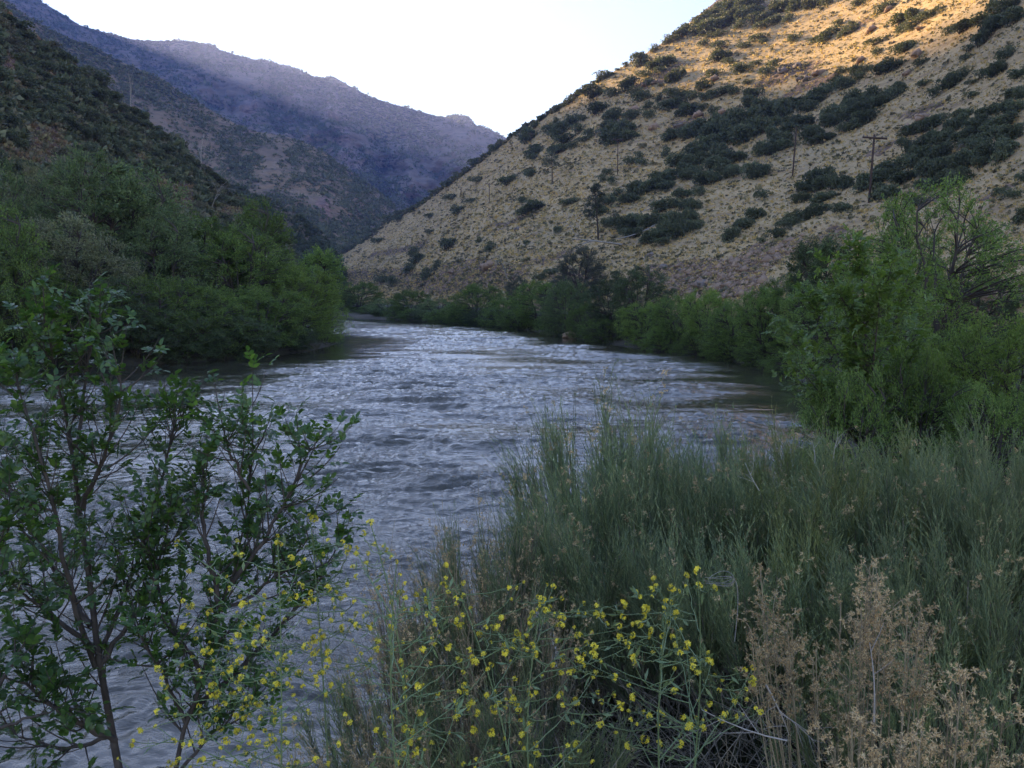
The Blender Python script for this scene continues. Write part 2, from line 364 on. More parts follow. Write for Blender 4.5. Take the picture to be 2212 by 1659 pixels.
RR, TH = np.meshgrid(rr, th, indexing='ij'); X = RR * np.sin(TH); Y = RR * np.cos(TH)
Z = gz(X, Y) + np.where(RR > 700, -(RR - 700) * .004, 0)
n0, n1 = X.shape
r, c = np.meshgrid(np.arange(n0 - 1), np.arange(n1), indexing='ij'); a = (r * n1 + c).ravel(); b = (r * n1 + (c + 1) % n1).ravel()
mb = MB(); mb.add(np.stack([X, Y, Z], -1).reshape(-1, 3), np.stack([a, b, b + n1, a + n1], 1))
t = NT('bank_soil')
nz = t.noise(t.pos(), 3.0, 7, .65); n2 = t.noise(t.pos(), .5, 4)
col = t.mix(t.ramp(nz, .35, .65), (.040, .034, .024), (.085, .070, .050)); col = t.mix(t.ramp(n2, .5, .7, 0, .6), col, (.035, .045, .020))
p = t.n('BsdfPrincipled', {'Base Color': col, 'Roughness': .95}); t.set(p.inputs['Normal'], t.n('Bump', {'Height': nz, 'Strength': .8, 'Distance': .08}).outputs[0])
tag(link('ground', mb.mesh('ground', t.done(p), True)), kind='structure')

# --- river water
th = np.linspace(R(-75), R(60), 1100); rr = np.concatenate([np.geomspace(2.2, 110, 1050), np.geomspace(112, 700, 120)])
RR, TH = np.meshgrid(rr, th, indexing='ij'); X = RR * np.sin(TH); Y = RR * np.cos(TH)
def flow(x, y): return np.clip(.75 + 1.5 * noise2(x * .11 + y * .03, y * .10, 60) + .9 * noise2(x * .22, y * .42, 59), .10, 1.6)
def waves(x, y):
    wx = x + .5 * noise2(x * .5, y * .5, 91); wy = y + .5 * noise2(x * .5 + 7, y * .5, 92)
    fl = flow(x, y)
    z = .10 * noise2(wx * .16, wy * .22, 61) + (.11) * fl * (ridged(wx * .17, wy * .70, 3, 62) - .25) + .05 * noise2(wx * .12, wy * .55, 64)
    z = z + .048 * fl * (ridged(wx * 1.0, wy * 2.0, 3, 66) - .2) + .022 * fbm(wx * 4.5, wy * 5.5, 2, 69)
    return z
SDW = -river_sd(X, Y); calm = np.where(Y < 26, np.clip(SDW / 2.5, .55, 1), np.clip(SDW / np.where(X < -8, 11, 6), .10, 1) ** 1.3)
Z = waves(X, Y) * WAVE * calm
n0, n1 = X.shape
r, c = np.meshgrid(np.arange(n0 - 1), np.arange(n1 - 1), indexing='ij'); a = (r * n1 + c).ravel()
mb = MB(); mb.add(np.stack([X, Y, Z], -1).reshape(-1, 3), np.stack([a, a + 1, a + n1 + 1, a + n1], 1))
t = NT('river_water')
b1 = t.noise(t.pos(.75, 1.5, 1), 2.8, 6, .62, .5); b2 = t.noise(t.pos(1.0, 1.3, 1), .9, 3, .5, .2)
murk = t.noise(t.pos(), .35, 3)
p = t.n('BsdfPrincipled', {'Base Color': t.mix(murk, (.042, .040, .028), (.064, .056, .038)), 'Specular Tint': (1, .97, .90, 1), 'Roughness': .025, 'IOR': 1.6, 'Specular IOR Level': .5})
bn = t.n('Bump', {'Height': t.math('ADD', b1, t.math('MULTIPLY', b2, 1.0)), 'Strength': .85, 'Distance': .09})
t.set(bn.inputs['Strength'], t.math('MULTIPLY', t.n('Attribute', attribute_name='choppy').outputs['Fac'], .85))
t.set(p.inputs['Normal'], bn.outputs[0])
tag(link('river_water', mb.mesh('river_water', t.done(p), True, {'choppy': (calm * (.25 + .75 * flow(X, Y) / 1.1)).ravel()})), kind='structure')
print('setting', time.time() - T0)
# ================================================================== HILLSIDE SCRUB
g = np.random.default_rng(7)
M_BUSH = foliage_mat('scrub_leaf', (.125, .145, .092), (.080, .10, .068), (.19, .195, .12), .22, clump=2.5)
M_BUSH2 = foliage_mat('grey_scrub_leaf', (.16, .15, .105), (.12, .12, .08), (.22, .20, .14), .15, clump=2.5)
M_BARK = plain_mat('bark', (.10, .08, .065), (.05, .042, .035), 6, .9, .2)
M_DEAD = plain_mat('dead_wood', (.42, .39, .36), (.26, .23, .21), 5, .85, .2)
M_ROCK = plain_mat('hill_rock', (.40, .27, .18), (.23, .16, .115), .8, .9, .2, .8)
M_ROCKG = plain_mat('grey_rock', (.27, .22, .19), (.14, .115, .10), .8, .9, .2, .8)

def bush_mesh(name, seed, n=1500, leaf=.13, lobes=14, mat=M_BUSH, flat=.62):
    """one scrub bush, radius about 1, base at 0"""
    q = np.random.default_rng(seed); mb = MB()
    a = q.uniform(0, 2 * np.pi, lobes); r = np.sqrt(q.uniform(0, 1, lobes)) * .62; z = q.uniform(.22, .95, lobes) * (1 - .6 * r) * flat * 1.4
    c = np.stack([np.cos(a) * r, np.sin(a) * r, z], 1); rad = q.uniform(.24, .42, lobes)
    k = q.integers(0, lobes, n); d = rdir(q, n, .25); d[:, 2] = np.abs(d[:, 2]) * np.where(q.uniform(size=n) < .8, 1, -1)
    P = c[k] + d * (rad[k] * q.uniform(.55, 1.12, n) ** .5)[:, None] * [1, 1, .85]
    P[:, 2] = np.maximum(P[:, 2], q.uniform(.0, .12, n))
    leaves(mb, P, d + rdir(q, n) * .8 + [0, 0, .25], leaf * q.uniform(.6, 1.4, n), leaf * .75 * q.uniform(.6, 1.3, n), q)
    b0 = np.zeros((lobes, 3)); b0[:, :2] = c[:, :2] * .15; b0[:, 2] = -.25
    tubes(mb, bez(b0, b0 * .5 + c * .5 + [0, 0, -.1], c, 4), np.linspace(.035, .01, 4)[None], 3, 1)
    return mb.mesh(name, [mat, M_BARK])
BV = [bush_mesh('scrub_bush', 100 + i, 2200 if i < 3 else 1300, .11 if i < 3 else .14, 12 + 2 * (i % 4)) for i in range(7)]
GV = [bush_mesh('grey_bush', 150 + i, 900, .13, 9, M_BUSH2) for i in range(3)]

CR = {1: (1106, 0), 2: (1658.6, 0), 3: (1106, 309.7), 4: (1658.6, 309.7), 5: (641.5, 247.8), 6: (0, 0), 7: (0, 309.7), 8: (354, 398)}
E1 = '790,660,70,40;640,780,90,30,35;520,860,80,28,38;400,930,50,20;260,1020,40,18;205,1085,35,28;130,1110,45,28;110,1185,60,35;730,790,80,60;860,810,80,50;745,935,80,55;1010,730,95,60,20;1050,790,60,35;1170,720,60,40;1110,840,90,50,25;1260,855,42,35;1130,650,60,35,20;1110,520,70,70,30;1230,420,60,30;980,560,35,20;920,600,25,16;1290,545,110,55,20;1280,610,60,40;1410,650,90,60,25;1340,350,60,40;1490,270,80,50,30;1400,340,60,30;1620,180,80,40,20;1610,250,70,60;1750,130,100,60,20;1850,60,110,50;1740,230,130,60,10;1860,170,140,50,10;1800,295,60,30;1640,385,50,35;1700,310,60,25;2000,130,150,60,15;2000,50,180,60;2130,170,100,60;2140,240,70,45;1950,230,60,40;1790,400,70,40;1800,480,110,50,20;2000,390,60,30,20;2120,330,70,40,25;2170,350,40,30;1860,540,60,40,30;1960,610,100,50,20;2090,550,55,30;1740,650,70,45,25;2180,630,50,70;2020,720,50,25,20;1650,740,60,60;1380,800,70,60;1460,830,60,60;1560,840,60,50;1340,920,90,50,10;1430,890,80,60;1520,960,110,60;1700,850,90,45,15;1830,810,110,40,20;1920,800,60,45;2080,800,80,60;2100,890,120,70;1640,930,70,40;1730,960,60,50;530,1030,80,60;430,1110,90,70,30;310,1120,60,50;590,1030,50,35;460,1200,80,50;560,1130,60,50;380,1050,35,30;350,1170,60,40;820,1020,60,40;900,1000,70,50;840,1080,70,50;1030,1010,90,50,25;1170,930,60,40,30;1170,1010,50,50;1010,1090,80,60,30;900,1160,140,80,10;1000,1170,80,60,20;780,1160,60,60;670,1170,60,50;610,1220,60,35;820,1250,40,30;200,1310,70,40,30;170,1360,50,40;420,1290,110,40,20;520,1270,40,50;150,1510,60,35,10;15,1530,30,30;1020,1390,80,40,25;1090,1350,35,40;1110,1410,45,40;1320,1330,55,45,15;820,1490,50,35,20;770,1550,40,40;860,1570,45,45;1340,1190,90,50,25;1500,1170,60,40;1550,1130,140,60,15;1700,1120,150,90,10;1860,1060,160,100,20;2050,1000,130,110,20;1750,1210,150,60,10;2000,1150,180,90,15;2150,1080,80,120;1600,1300,100,60,10;1450,1390,120,60,10;1600,1380,110,60;1500,1480,120,60;1780,1310,90,60;1800,1420,150,70,15;1950,1360,80,60,20;1700,1530,120,60,10;1900,1480,100,60;2100,1450,110,110;2150,1290,80,80;1550,1510,80,50;1300,1550,90,60;1240,1600,120,60,10;1100,1630,100,50'
E3 = '1300,300,100,60,10;1100,400,90,70;1280,370,100,60;900,450,70,40,20;1000,480,100,50,10;820,500,80,50;760,590,60,60;490,505,90,35,20;90,500,40,30;175,560,120,45,28;400,745,38,50;130,860,28,22;840,680,90,50;1000,690,140,80,10;1180,660,110,80,15;1010,770,110,50;1470,430,80,60,35;1600,420,60,60;1330,540,130,60,20;1540,520,90,70;1500,620,110,100,15;1350,680,120,90,10;1420,740,150,90,15;1250,790,120,70,15;1550,700,70,70;1180,830,80,40;1300,850,80,40;2150,460,60,60;2090,600,80,80,20;1990,700,80,60,25;1880,790,90,60,25;2150,850,40,30;330,1110,70,40;230,1160,80,40;900,1130,60,30'
E2 = '60,190,90,40,15;170,180,50,40;200,60,120,50;60,80,60,60;400,40,110,50,15;510,30,60,40;230,340,60,40,25;400,360,55,30;500,330,90,55,20;560,290,70,40;690,280,90,45,25;600,230,50,30;740,230,40,25;830,20,90,35,15;760,50,40,30;960,110,50,50;1050,70,60,45;1130,190,80,50,20;1180,265,90,50,15;1250,130,60,60;1350,170,110,50,25;1480,100,55,35;920,380,80,35,20;940,450,45,55;1170,440,110,50,30;1230,400,50,30;1560,300,60,40,30;1700,230,110,50,25;1830,170,80,50,20;2040,90,120,80;2080,170,130,80,15;1930,240,110,80,20;1860,330,90,70,25;1730,430,50,40;1310,550,70,40,15;1040,590,120,70,15;800,600,90,60;780,680,80,45;640,610,60,40;50,580,55,50;1710,510,60,30,15;2050,500,90,60,20;1950,620,120,60,25;2150,650,80,50,25;1850,660,70,40;1340,740,80,35,20;1590,700,120,70,35;1680,650,60,50;1430,820,60,50,35;1520,760,50,40;1750,840,60,30,10;1760,730,50,30;1090,790,90,70;820,870,190,80,10;700,900,90,70;960,880,100,60,20;750,980,190,80,10;560,980,80,90,0;850,1010,120,60,10;540,1060,90,60;560,750,110,60,30;660,740,70,60;420,850,110,70,30;330,930,90,70;180,900,140,60,10;100,960,120,90;250,1060,120,70;60,1060,70,60;120,1180,160,80,10;380,1150,120,60,10;450,1200,110,50,15;100,1250,110,60;720,1090,110,50,15;640,1120,70,40;25,1290,50,60;0,1450,40,50;1480,1040,70,50,20;1400,1110,100,70,25;1300,1140,100,60,20;1200,1180,80,50;1680,1020,80,50,20;1620,1100,110,80,20;1160,1260,60,40;2130,830,90,90;2100,950,110,80,15;1900,1000,110,60,25;1980,1080,160,80,20;1800,1100,100,80;1700,1180,130,80,15;1500,1200,130,80,10;1300,1280,140,80,10;1450,1320,120,80,10;1800,1230,150,70,20;2050,1200,150,80;2000,1330,150,100,15;1830,1370,150,100,20;1650,1420,170,100,15;1450,1470,180,90,10;1250,1400,140,70,15;1050,1450,130,70,20;1150,1540,150,60;1600,1560,150,80;1400,1600,140,60;900,1570,150,60;470,1560,130,90,0;600,1600,100,60'
E4 = '470,310,130,90;640,370,90,60;330,400,80,60;290,490,70,50;480,480,120,50,20;400,580,130,60,25;620,570,90,50,15;300,630,130,50,20;170,700,100,50,20;60,790,70,50;1250,540,90,50;2170,320,50,60;2100,480,90,40;2000,440,60,40;2180,640,60,70;1000,430,130,80;820,370,80,80'
E5 = '1990,190,80,60,25;2060,95,40,30;1720,290,60,45,30;1530,410,70,35,35;1375,520,35,28;1300,600,60,35,30;1550,565,75,38,20;1820,565,80,45,25;2000,520,60,40,20;2060,300,70,40;2020,350,60,40;1945,750,35,25;2040,790,70,40,25;1960,850,60,40,20;1320,720,80,35,20;1380,830,70,50;1500,750,60,30;1150,880,60,25;870,900,50,35,10;700,1085,55,35,15;780,900,60,35,35;660,990,70,25,35;450,1150,80,35,35;345,1265,40,35;900,800,60,22,35;1180,640,60,20,35;1310,1110,80,60,20;1645,1155,65,45,15;1980,1105,28,25;1030,1240,80,50;960,1330,60,50;1000,1190,60,40;1110,1390,60,60;1200,1310,50,45;730,1420,60,50;820,1440,50,60;1140,1010,50,25;1570,1090,40,30'
spots = []                                   # px, py(base), rx, ry
for cr, E in ((1, E1), (2, E2), (3, E3), (4, E4), (5, E5)):
    for e in E.split(';'):
        v = [float(a) for a in e.split(',')] + [0]
        x, y, rx, ry = CR[cr][0] + v[0] * .2507, CR[cr][1] + v[1] * .2507, v[2] * .2507, v[3] * .2507
        an = R(v[4])
        n = 1 if rx < 21 else (2 if rx < 33 else 3)
        for i in range(n):
            o_ = (i - (n - 1) / 2) / max(n, 1) * 1.25 * rx
            r_ = rx / (1 if n == 1 else (1.45 if n == 2 else 1.9))
            dy = 0 if n < 3 else (1 if i == 1 else -1) * ry * .22
            spots.append((x + o_ * math.cos(an) + g.normal() * 1.2, y - o_ * math.sin(an) + ry * .75 + dy, r_ * g.uniform(.9, 1.15), ry * g.uniform(.9, 1.1)))
spots = sorted(spots, key=lambda s: -s[2] * s[3])
BUSH = []
rest = MB()
def put_bush(hill, px, py, rx, ry, name, lst, meshes, cap, grow=1.0, mat=None):
    py = max(py, hill.skyat(px) + 2)
    p = hill.at(px, py); Y = p[1]
    sxy = rx * Y / 1771 * 1.08 * grow; sz = ry * Y / 1771 * 1.5 * grow
    sz = min(sz, sxy * 1.5)
    if len(lst) < cap:
        o = link(name, meshes[g.integers(len(meshes))], None, p + [0, 0, -.12 * sz], g.uniform(0, 6.28), (sxy, sxy * g.uniform(.85, 1.1), sz), mat)
        lst.append(o); return o
    me = meshes[g.integers(len(meshes))]
    co_ = np.empty(len(me.vertices) * 3, np.float32); me.vertices.foreach_get('co', co_); co_ = co_.reshape(-1, 3)
    nq = len([0 for q_ in range(0)]); keep = (len(co_) // 4 // 2) * 4
    rest.add(co_[:keep] * [sxy, sxy, sz] + p, np.arange(keep).reshape(-1, 4))
for (x, y, rx, ry) in spots:
    if y > hillR.foot - 8: continue
    put_bush(hillR, x, y, rx, ry, 'scrub_oak_bush', BUSH, BV, 285, 1.25)

# dark brush lining the skyline and small grey clumps: scattered growth
def scatter(name, hill, n, x0, x1, mats, size, label, seed, avoid=None, tmin=.03, cards=9, pw=1.0, keepf=None, asp=1.1, up=.4):
    q = np.random.default_rng(seed); px = q.uniform(x0, x1, n * 4); t = tmin + (1 - tmin) * q.uniform(0, 1, n * 4) ** pw
    py = hill.foot + (hill.skyat(px) - hill.foot) * t
    ok = np.ones(len(px), bool)
    if keepf is not None: ok &= keepf(px, py, q)
    px, t = px[ok][:n], t[ok][:n]; P = hill.f(px, t)
    n = len(px); s = size * np.exp(q.normal(0, .35, n)) * (np.clip(P[:, 1] / 230, .2, 1.6) ** .75 if hill is hillR else 1)
    k = np.repeat(np.arange(n), cards); d = rdir(q, len(k), up); d[:, 2] = np.abs(d[:, 2])
    base = P[k] + d * (s[k] * q.uniform(.1, .6, len(k)))[:, None] * [1, 1, .55]
    mb = MB(); m = q.integers(0, len(mats), n)
    for j in range(len(mats)):
        w_ = m[k] == j
        if w_.sum(): leaves(mb, base[w_], d[w_] + rdir(q, w_.sum()) * .6, s[k][w_] * .75 * asp, s[k][w_] * .55, q, j)
    tag(link(name, mb.mesh(name, mats)), label, None, None, 'stuff')
M_TUFT = foliage_mat('straw_tuft', (.58, .41, .205), (.50, .37, .20), (.70, .51, .27), .35, clump=.2)
M_TUFT2 = foliage_mat('grey_green_tuft', (.30, .27, .16), (.24, .21, .13), (.36, .32, .18), .2, clump=.2)
def dens(px, py, q): return fbm(px / 60, py / 18 + px / 90, 3, 55) + q.uniform(-.5, .5, len(px)) > -.05
scatter('dry_hill_grass', hillR, 60000, 600, 2350, [M_TUFT, M_TUFT, M_TUFT, M_TUFT2], .42, 'dry straw grass tufts covering the right hillside', 5, tmin=.0, cards=5, up=1.6)
scatter('low_hill_shrubs', hillR, 13000, 640, 2350, [M_TUFT2, M_BUSH2, M_BUSH2], .47, 'small grey green low shrubs dotted over the right hillside', 6, keepf=dens, tmin=.02, cards=16, pw=1.2)
def skyl(px, py, q): return (py - hillR.skyat(px) < 9) & (px < 1330)
scatter('skyline_brush', hillR, 650, 680, 1335, [M_BUSH, M_BUSH2], 1.05, 'thin dark brush along the right hill skyline', 8, keepf=skyl, tmin=.85, cards=26)
# dense scrub on the left hill, the spur and the two far slopes
CHAP = []
pk = []
q = np.random.default_rng(21)
for tr in range(9000):
    x = q.uniform(-60, 640); y = q.uniform(min(hillL.skyat(x) + 2, 555), 560)
    if blobs(np.array([x]), np.array([y]), BARE_L)[0] > .42: continue
    s = q.uniform(13, 25) * (1.25 if x < 220 else .85)
    if all((x - a) ** 2 + ((y - b) * 1.5) ** 2 > (.62 * (s + c_) / 1.0) ** 2 for a, b, c_ in pk): pk.append((x, y, s))
    if len(pk) > 330: break
def visL(x, y):  # the willows stand in front of the lower slope
    return y < np.interp(x, [-60, 0, 60, 170, 260, 345, 400, 470, 540, 620, 700], [400, 400, 390, 365, 385, 420, 520, 520, 500, 560, 660])
pk = sorted([p_ for p_ in pk if visL(p_[0], p_[1])], key=lambda p_: -p_[2])
for x, y, s in pk:
    put_bush(hillL, x, y + 4, s, s * .62, 'chaparral_shrub', CHAP, BV + GV[:1], 185, 1.3)
if rest.n:
    tag(link('scattered_brush', rest.mesh('scattered_brush', M_BUSH)), 'smallest dark bushes scattered over both slopes', None, None, 'stuff')
def notbare(L, th_=.4):
    return lambda px, py, q: blobs(px, py, L) < th_
scatter('left_hill_brush', hillL, 9000, -500, 690, [M_BUSH, M_BUSH, M_BUSH2], .95, 'dense low brush between the shrubs of the left hill', 12, keepf=notbare(BARE_L, .5), tmin=.25, cards=22)
scatter('left_hill_dry_grass', hillL, 5000, -200, 690, [foliage_mat('brown_tuft', (.27, .19, .13), (.22, .16, .11), (.33, .24, .16), .2, clump=.2), M_TUFT2, M_BUSH2], .55, 'brown dry grass in the bare patches of the left hill', 13, keepf=lambda a, b, q: blobs(a, b, BARE_L) > .2, tmin=.25, cards=6, up=1.2)
def gd(sc_, th_, sd_): return lambda px, py, q: (fbm(px / sc_, py / sc_ * 1.6, 5, sd_, .7) + q.uniform(-.55, .55, len(px)) > th_ + .5 * blobs(px, py, GR))
scatter('spur_brush', hill3, 9000, 150, 760, [M_BUSH], 1.9, 'dark brush covering the valley spur', 14, keepf=gd(40, -.2, 71), tmin=.15, cards=12)
scatter('ridge_brush', hill2, 20000, -50, 900, [M_BUSH], 2.5, 'dark brush speckling the middle ridge', 15, keepf=gd(50, -.08, 72), tmin=.2, cards=10)
scatter('mountain_brush', hill1, 26000, -150, 1130, [M_BUSH], 5.2, 'dark brush speckling the far mountain', 16, keepf=gd(70, -.02, 73), tmin=.2, cards=8)
# pointed little trees along the far crests
scatter('crest_trees', hill1, 170, -100, 1120, [M_BUSH], 4.2, 'tiny trees along the far mountain crest', 17, keepf=lambda a, b, q: b - hill1.skyat(a) < 2.5, tmin=.985, cards=8, up=2.5)

# ------------------------------------------------------------------ rocks
import bmesh
def rock_mesh(name, seed, n=9, mat=None, spread=1.0, tall=1.0):
    q = np.random.default_rng(seed); mb = MB()
    for i in range(n):
        c = q.uniform(-1, 1, 3) * [spread * .8, spread * .5, .25]; c[2] = q.uniform(-.1, .35); r_ = q.uniform(.35, .8) * (1 - .06 * i)
        if i == 0: c *= 0; r_ = 1.25
        pts = rdir(q, 10) * q.uniform(.7, 1.2, (10, 1)) * r_ * .8 * [1, 1, tall * q.uniform(.7, 1.4)] + c
        bm = bmesh.new(); vs = [bm.verts.new(p_) for p_ in pts]; bmesh.ops.convex_hull(bm, input=vs); bm.verts.index_update()
        bmesh.ops.triangulate(bm, faces=bm.faces[:]); bm.verts.ensure_lookup_table()
        idx = {v: k for k, v in enumerate(bm.verts)}
        mb.add([v.co[:] for v in bm.verts], None, [[idx[v] for v in f.verts] for f in bm.faces]); bm.free()
    return mb.mesh(name, mat)
RM = [rock_mesh('rock', 300 + i, 9, M_ROCK, 1.1, 1.2) for i in range(4)] + [rock_mesh('rock', 320 + i, 8, M_ROCKG, 1.1, 1.1) for i in range(3)]
ROCKS = []
RK_ = [(2, 130, 625, 70), (2, 262, 570, 60), (2, 330, 665, 80), (2, 450, 612, 80), (2, 565, 655, 60), (2, 1082, 375, 38), (2, 890, 280, 60), (2, 1330, 240, 60), (2, 800, 520, 55), (2, 1290, 480, 70), (2, 1340, 1010, 110), (2, 1200, 1100, 70), (2, 1690, 1250, 60), (2, 1200, 645, 55), (2, 60, 25, 70), (2, 1040, 100, 50), (2, 110, 520, 40), (2, 290, 40, 50),
       (1, 1170, 715, 65), (1, 1250, 700, 60), (1, 1810, 22, 75), (1, 1230, 1095, 70), (1, 1060, 955, 70), (1, 1740, 700, 60), (1, 1600, 1000, 70), (1, 1450, 1085, 60), (1, 2180, 40, 60), (1, 1800, 975, 60), (1, 2050, 180, 40),
       (3, 1310, 1060, 60), (3, 1450, 1085, 36), (3, 1640, 1200, 80), (3, 1770, 1230, 90), (3, 1200, 960, 50), (5, 1650, 1300, 90), (5, 1350, 1340, 60), (5, 1900, 980, 50)]
for cr, x, y, r_ in RK_:
    X_, Y_ = CR[cr][0] + x * .2507, CR[cr][1] + y * .2507
    p = hillR.at(X_, max(Y_ + r_ * .08, hillR.skyat(X_) + 3)); s = r_ * .2507 * p[1] / 1771 * .85
    ROCKS.append(link('rock_outcrop', RM[g.integers(7)], None, p, g.uniform(-.4, .4), (s, s, s * .75)))
ROCKL = []
for x, y, r_ in ((60, 60, 60), (300, 250, 90), (410, 350, 60), (250, 1170, 60), (300, 1240, 50), (1540, 1400 - 60, 40), (640, 510, 30), (1190, 1330, 40), (440, 660, 40)):
    X_, Y_ = x * .2507, y * .2507; p = hillL.at(X_, max(Y_, hillL.skyat(X_) + 3)); s = r_ * .2507 * p[1] / 1771 * .7
    ROCKL.append(link('rock_outcrop', RM[g.integers(4)], None, p, g.uniform(-.4, .4), (s, s, s * .9)))
tag(link('river_rock', RM[1], None, (*pt(1234, 722, 78)[:2], .15), 0, (.9, .7, .6)), 'small reddish rock at the right waterline below the rounded willow', 'rock')
# scree along the foot of the right hill
def stones(name, hill, n, ell, size, mat, label, seed):
    q = np.random.default_rng(seed); mb = MB(); px = q.uniform(600, 2300, n * 12); py = q.uniform(480, 655, n * 12)
    ok = blobs(px, py, ell) > q.uniform(.3, .9, len(px)); P = hill.at(px[ok][:n], py[ok][:n]); n = len(P)
    s = size * np.exp(q.normal(0, .5, n))
    oc = np.array([(1, 0, 0), (0, 1, 0), (-1, 0, 0), (0, -1, 0), (0, 0, .8), (0, 0, -.6)], float)
    V = P[:, None] + oc[None] * s[:, None, None] * q.uniform(.5, 1.3, (n, 6, 1))
    F = np.array([(0, 1, 4), (1, 2, 4), (2, 3, 4), (3, 0, 4), (1, 0, 5), (2, 1, 5), (3, 2, 5), (0, 3, 5)])
    mb.add(V, None, (np.arange(n)[:, None, None] * 6 + F[None]).reshape(-1, 3))
    tag(link(name, mb.mesh(name, mat)), label, None, None, 'stuff')
stones('scree', hillR, 3800, BARE_R[:9] + [(1000, 600, 130, 26), (1500, 600, 150, 30)], .26, M_ROCK, 'reddish brown scree at the foot of the right hill', 31)

# ------------------------------------------------------------------ utility poles
M_POLE = plain_mat('pole_wood', (.10, .062, .045), (.055, .04, .034), 3, .85, .2)
M_INS = plain_mat('insulator_glaze', (.16, .13, .11), None, 1, .3)
def box(mb, c, h, m=0):
    c = np.array(c, float); h = np.array(h, float)
    v = np.array([(x, y, z) for x in (-1, 1) for y in (-1, 1) for z in (-1, 1)]) * h + c
    mb.add(v, [(0, 1, 3, 2), (4, 6, 7, 5), (0, 4, 5, 1), (2, 3, 7, 6), (0, 2, 6, 4), (1, 5, 7, 3)], None, m)
def pole(px, py, H, arm, label, lean=0, rz=0, rad=.17, Y=None):
    p = hillR.at(px, py) if Y is None else pt(px, py, Y)
    e = empty('utility_pole', p, rz); e.rotation_euler[1] = lean
    mb = MB(); tubes(mb, np.array([[[0, 0, -1], [0, 0, H * .5], [0, 0, H - .01], [0, 0, H]]]), np.array([[rad, rad * .85, rad * .7, .01]]), 8)
    link('shaft', mb.mesh('shaft', M_POLE, True), e)
    if arm:
        mb = MB(); box(mb, (0, -.2, H - .55), (1.9 * arm, .09, .12)); link('crossarm', mb.mesh('crossarm', M_POLE), e)
        mb = MB(); tubes(mb, np.array([[[-.8, -.2, H - .6], [0, -.12, H - 1.5]], [[.8, -.2, H - .6], [0, -.12, H - 1.5]]]), .035, 4); link('brace', mb.mesh('brace', M_POLE), e)
        for x in (-1.75, -1.2, .12, 1.2, 1.75):
            mb = MB(); tubes(mb, np.array([[[x * arm, -.2, H - .45], [x * arm, -.2, H - .3], [x * arm, -.2, H - .16]]]), np.array([[.05, .09, .04]]), 6); link('insulator', mb.mesh('insulator', M_INS), e)
    tag(e, label, 'utility pole', 'utility poles on the right hillside'); return e
POLES = [(pole(1877, 440, 10, 1, 'nearest wooden utility pole with wide crossarm at the far right', R(2.2), .1, .2), (1884, 372), 'the nearest pole'),
         (pole(1712, 382, 10, 0, 'bare wooden utility pole leaning slightly before dark scrub, left of the crossarm pole', R(2.8), 0, .19), (1716, 340), 'the leaning pole'),
         (pole(1334, 379, 11.5, .9, 'slim utility pole with crossarm standing alone in grass at middle of slope', 0, .2, .17), (1334, 345), 'the slim middle pole'),
         (pole(1147, 345, 12, .8, 'distant dark utility pole rising from bushes just below the skyline notch', 0, .3, .22), (1147, 310), 'the skyline pole'),
         (pole(1057, 440, 9.5, .9, 'small far utility pole with crossarm above a pale grass slope', 0, .3, .17), (1057, 418), 'the far crossarm pole'),
         (pole(996, 423, 5, 0, 'short stubby dark utility pole near the far end of the slope', 0, 0, .2), (996, 412), 'the stubby pole'),
         (pole(895, 468, 9, 0, 'very distant bare utility pole close under the falling skyline', 0, 0, .2), (895, 455), 'the distant bare pole'),
         (pole(804, 520, 10.5, 0, 'farthest utility pole beside a dark bush at the lower skyline', 0, 0, .28), (804, 508), 'the farthest pole')]
p9 = pole(948, 398, 14, .6, 'thin utility pole sticking up behind the hill skyline against the far mountain', 0, .3, .2)

# ------------------------------------------------------------------ dead trees on the slopes
def limbs(mb, A, D, L, r, q, depth=3, m=0, n=4, spread=.7, sides=5, tips=None):
    k = len(A)
    if k == 0: return
    B = A + D * L[:, None] * .5 + rdir(q, k) * (L * .08)[:, None]; Cc = A + D * L[:, None] + rdir(q, k) * (L * .12)[:, None]
    P = bez(A, B, Cc, 5); tubes(mb, P, r[:, None] * np.linspace(1, .45, 5)[None], sides, m)
    if tips is not None: tips.append((P, r))
    if depth > 0:
        i = np.repeat(np.arange(k), n); t = q.uniform(.3, 1, len(i)); s = (t * 4).astype(int).clip(0, 3); f = (t * 4 - s)[:, None]
        S = P[i, s] * (1 - f) + P[i, s + 1] * f
        limbs(mb, S, unit(D[i] + rdir(q, len(i)) * spread), L[i] * q.uniform(.35, .7, len(i)), r[i] * (.5 - .15 * t), q, depth - 1, m, n, spread, max(3, sides - 1), tips)
def snag(name, hill, px, py, D, L, r, label, cat, seed, n=4, spread=.7, mat=None, depth=3):
    q = np.random.default_rng(seed); mb = MB(); D = unit(np.array([D], float))
    limbs(mb, np.zeros((1, 3)), D, np.array([L], float), np.array([r], float), q, depth, 0, n, spread)
    return tag(link(name, mb.mesh(name, mat or M_DEAD, True), None, hill.at(px, py) + [0, 0, .1]), label, cat)
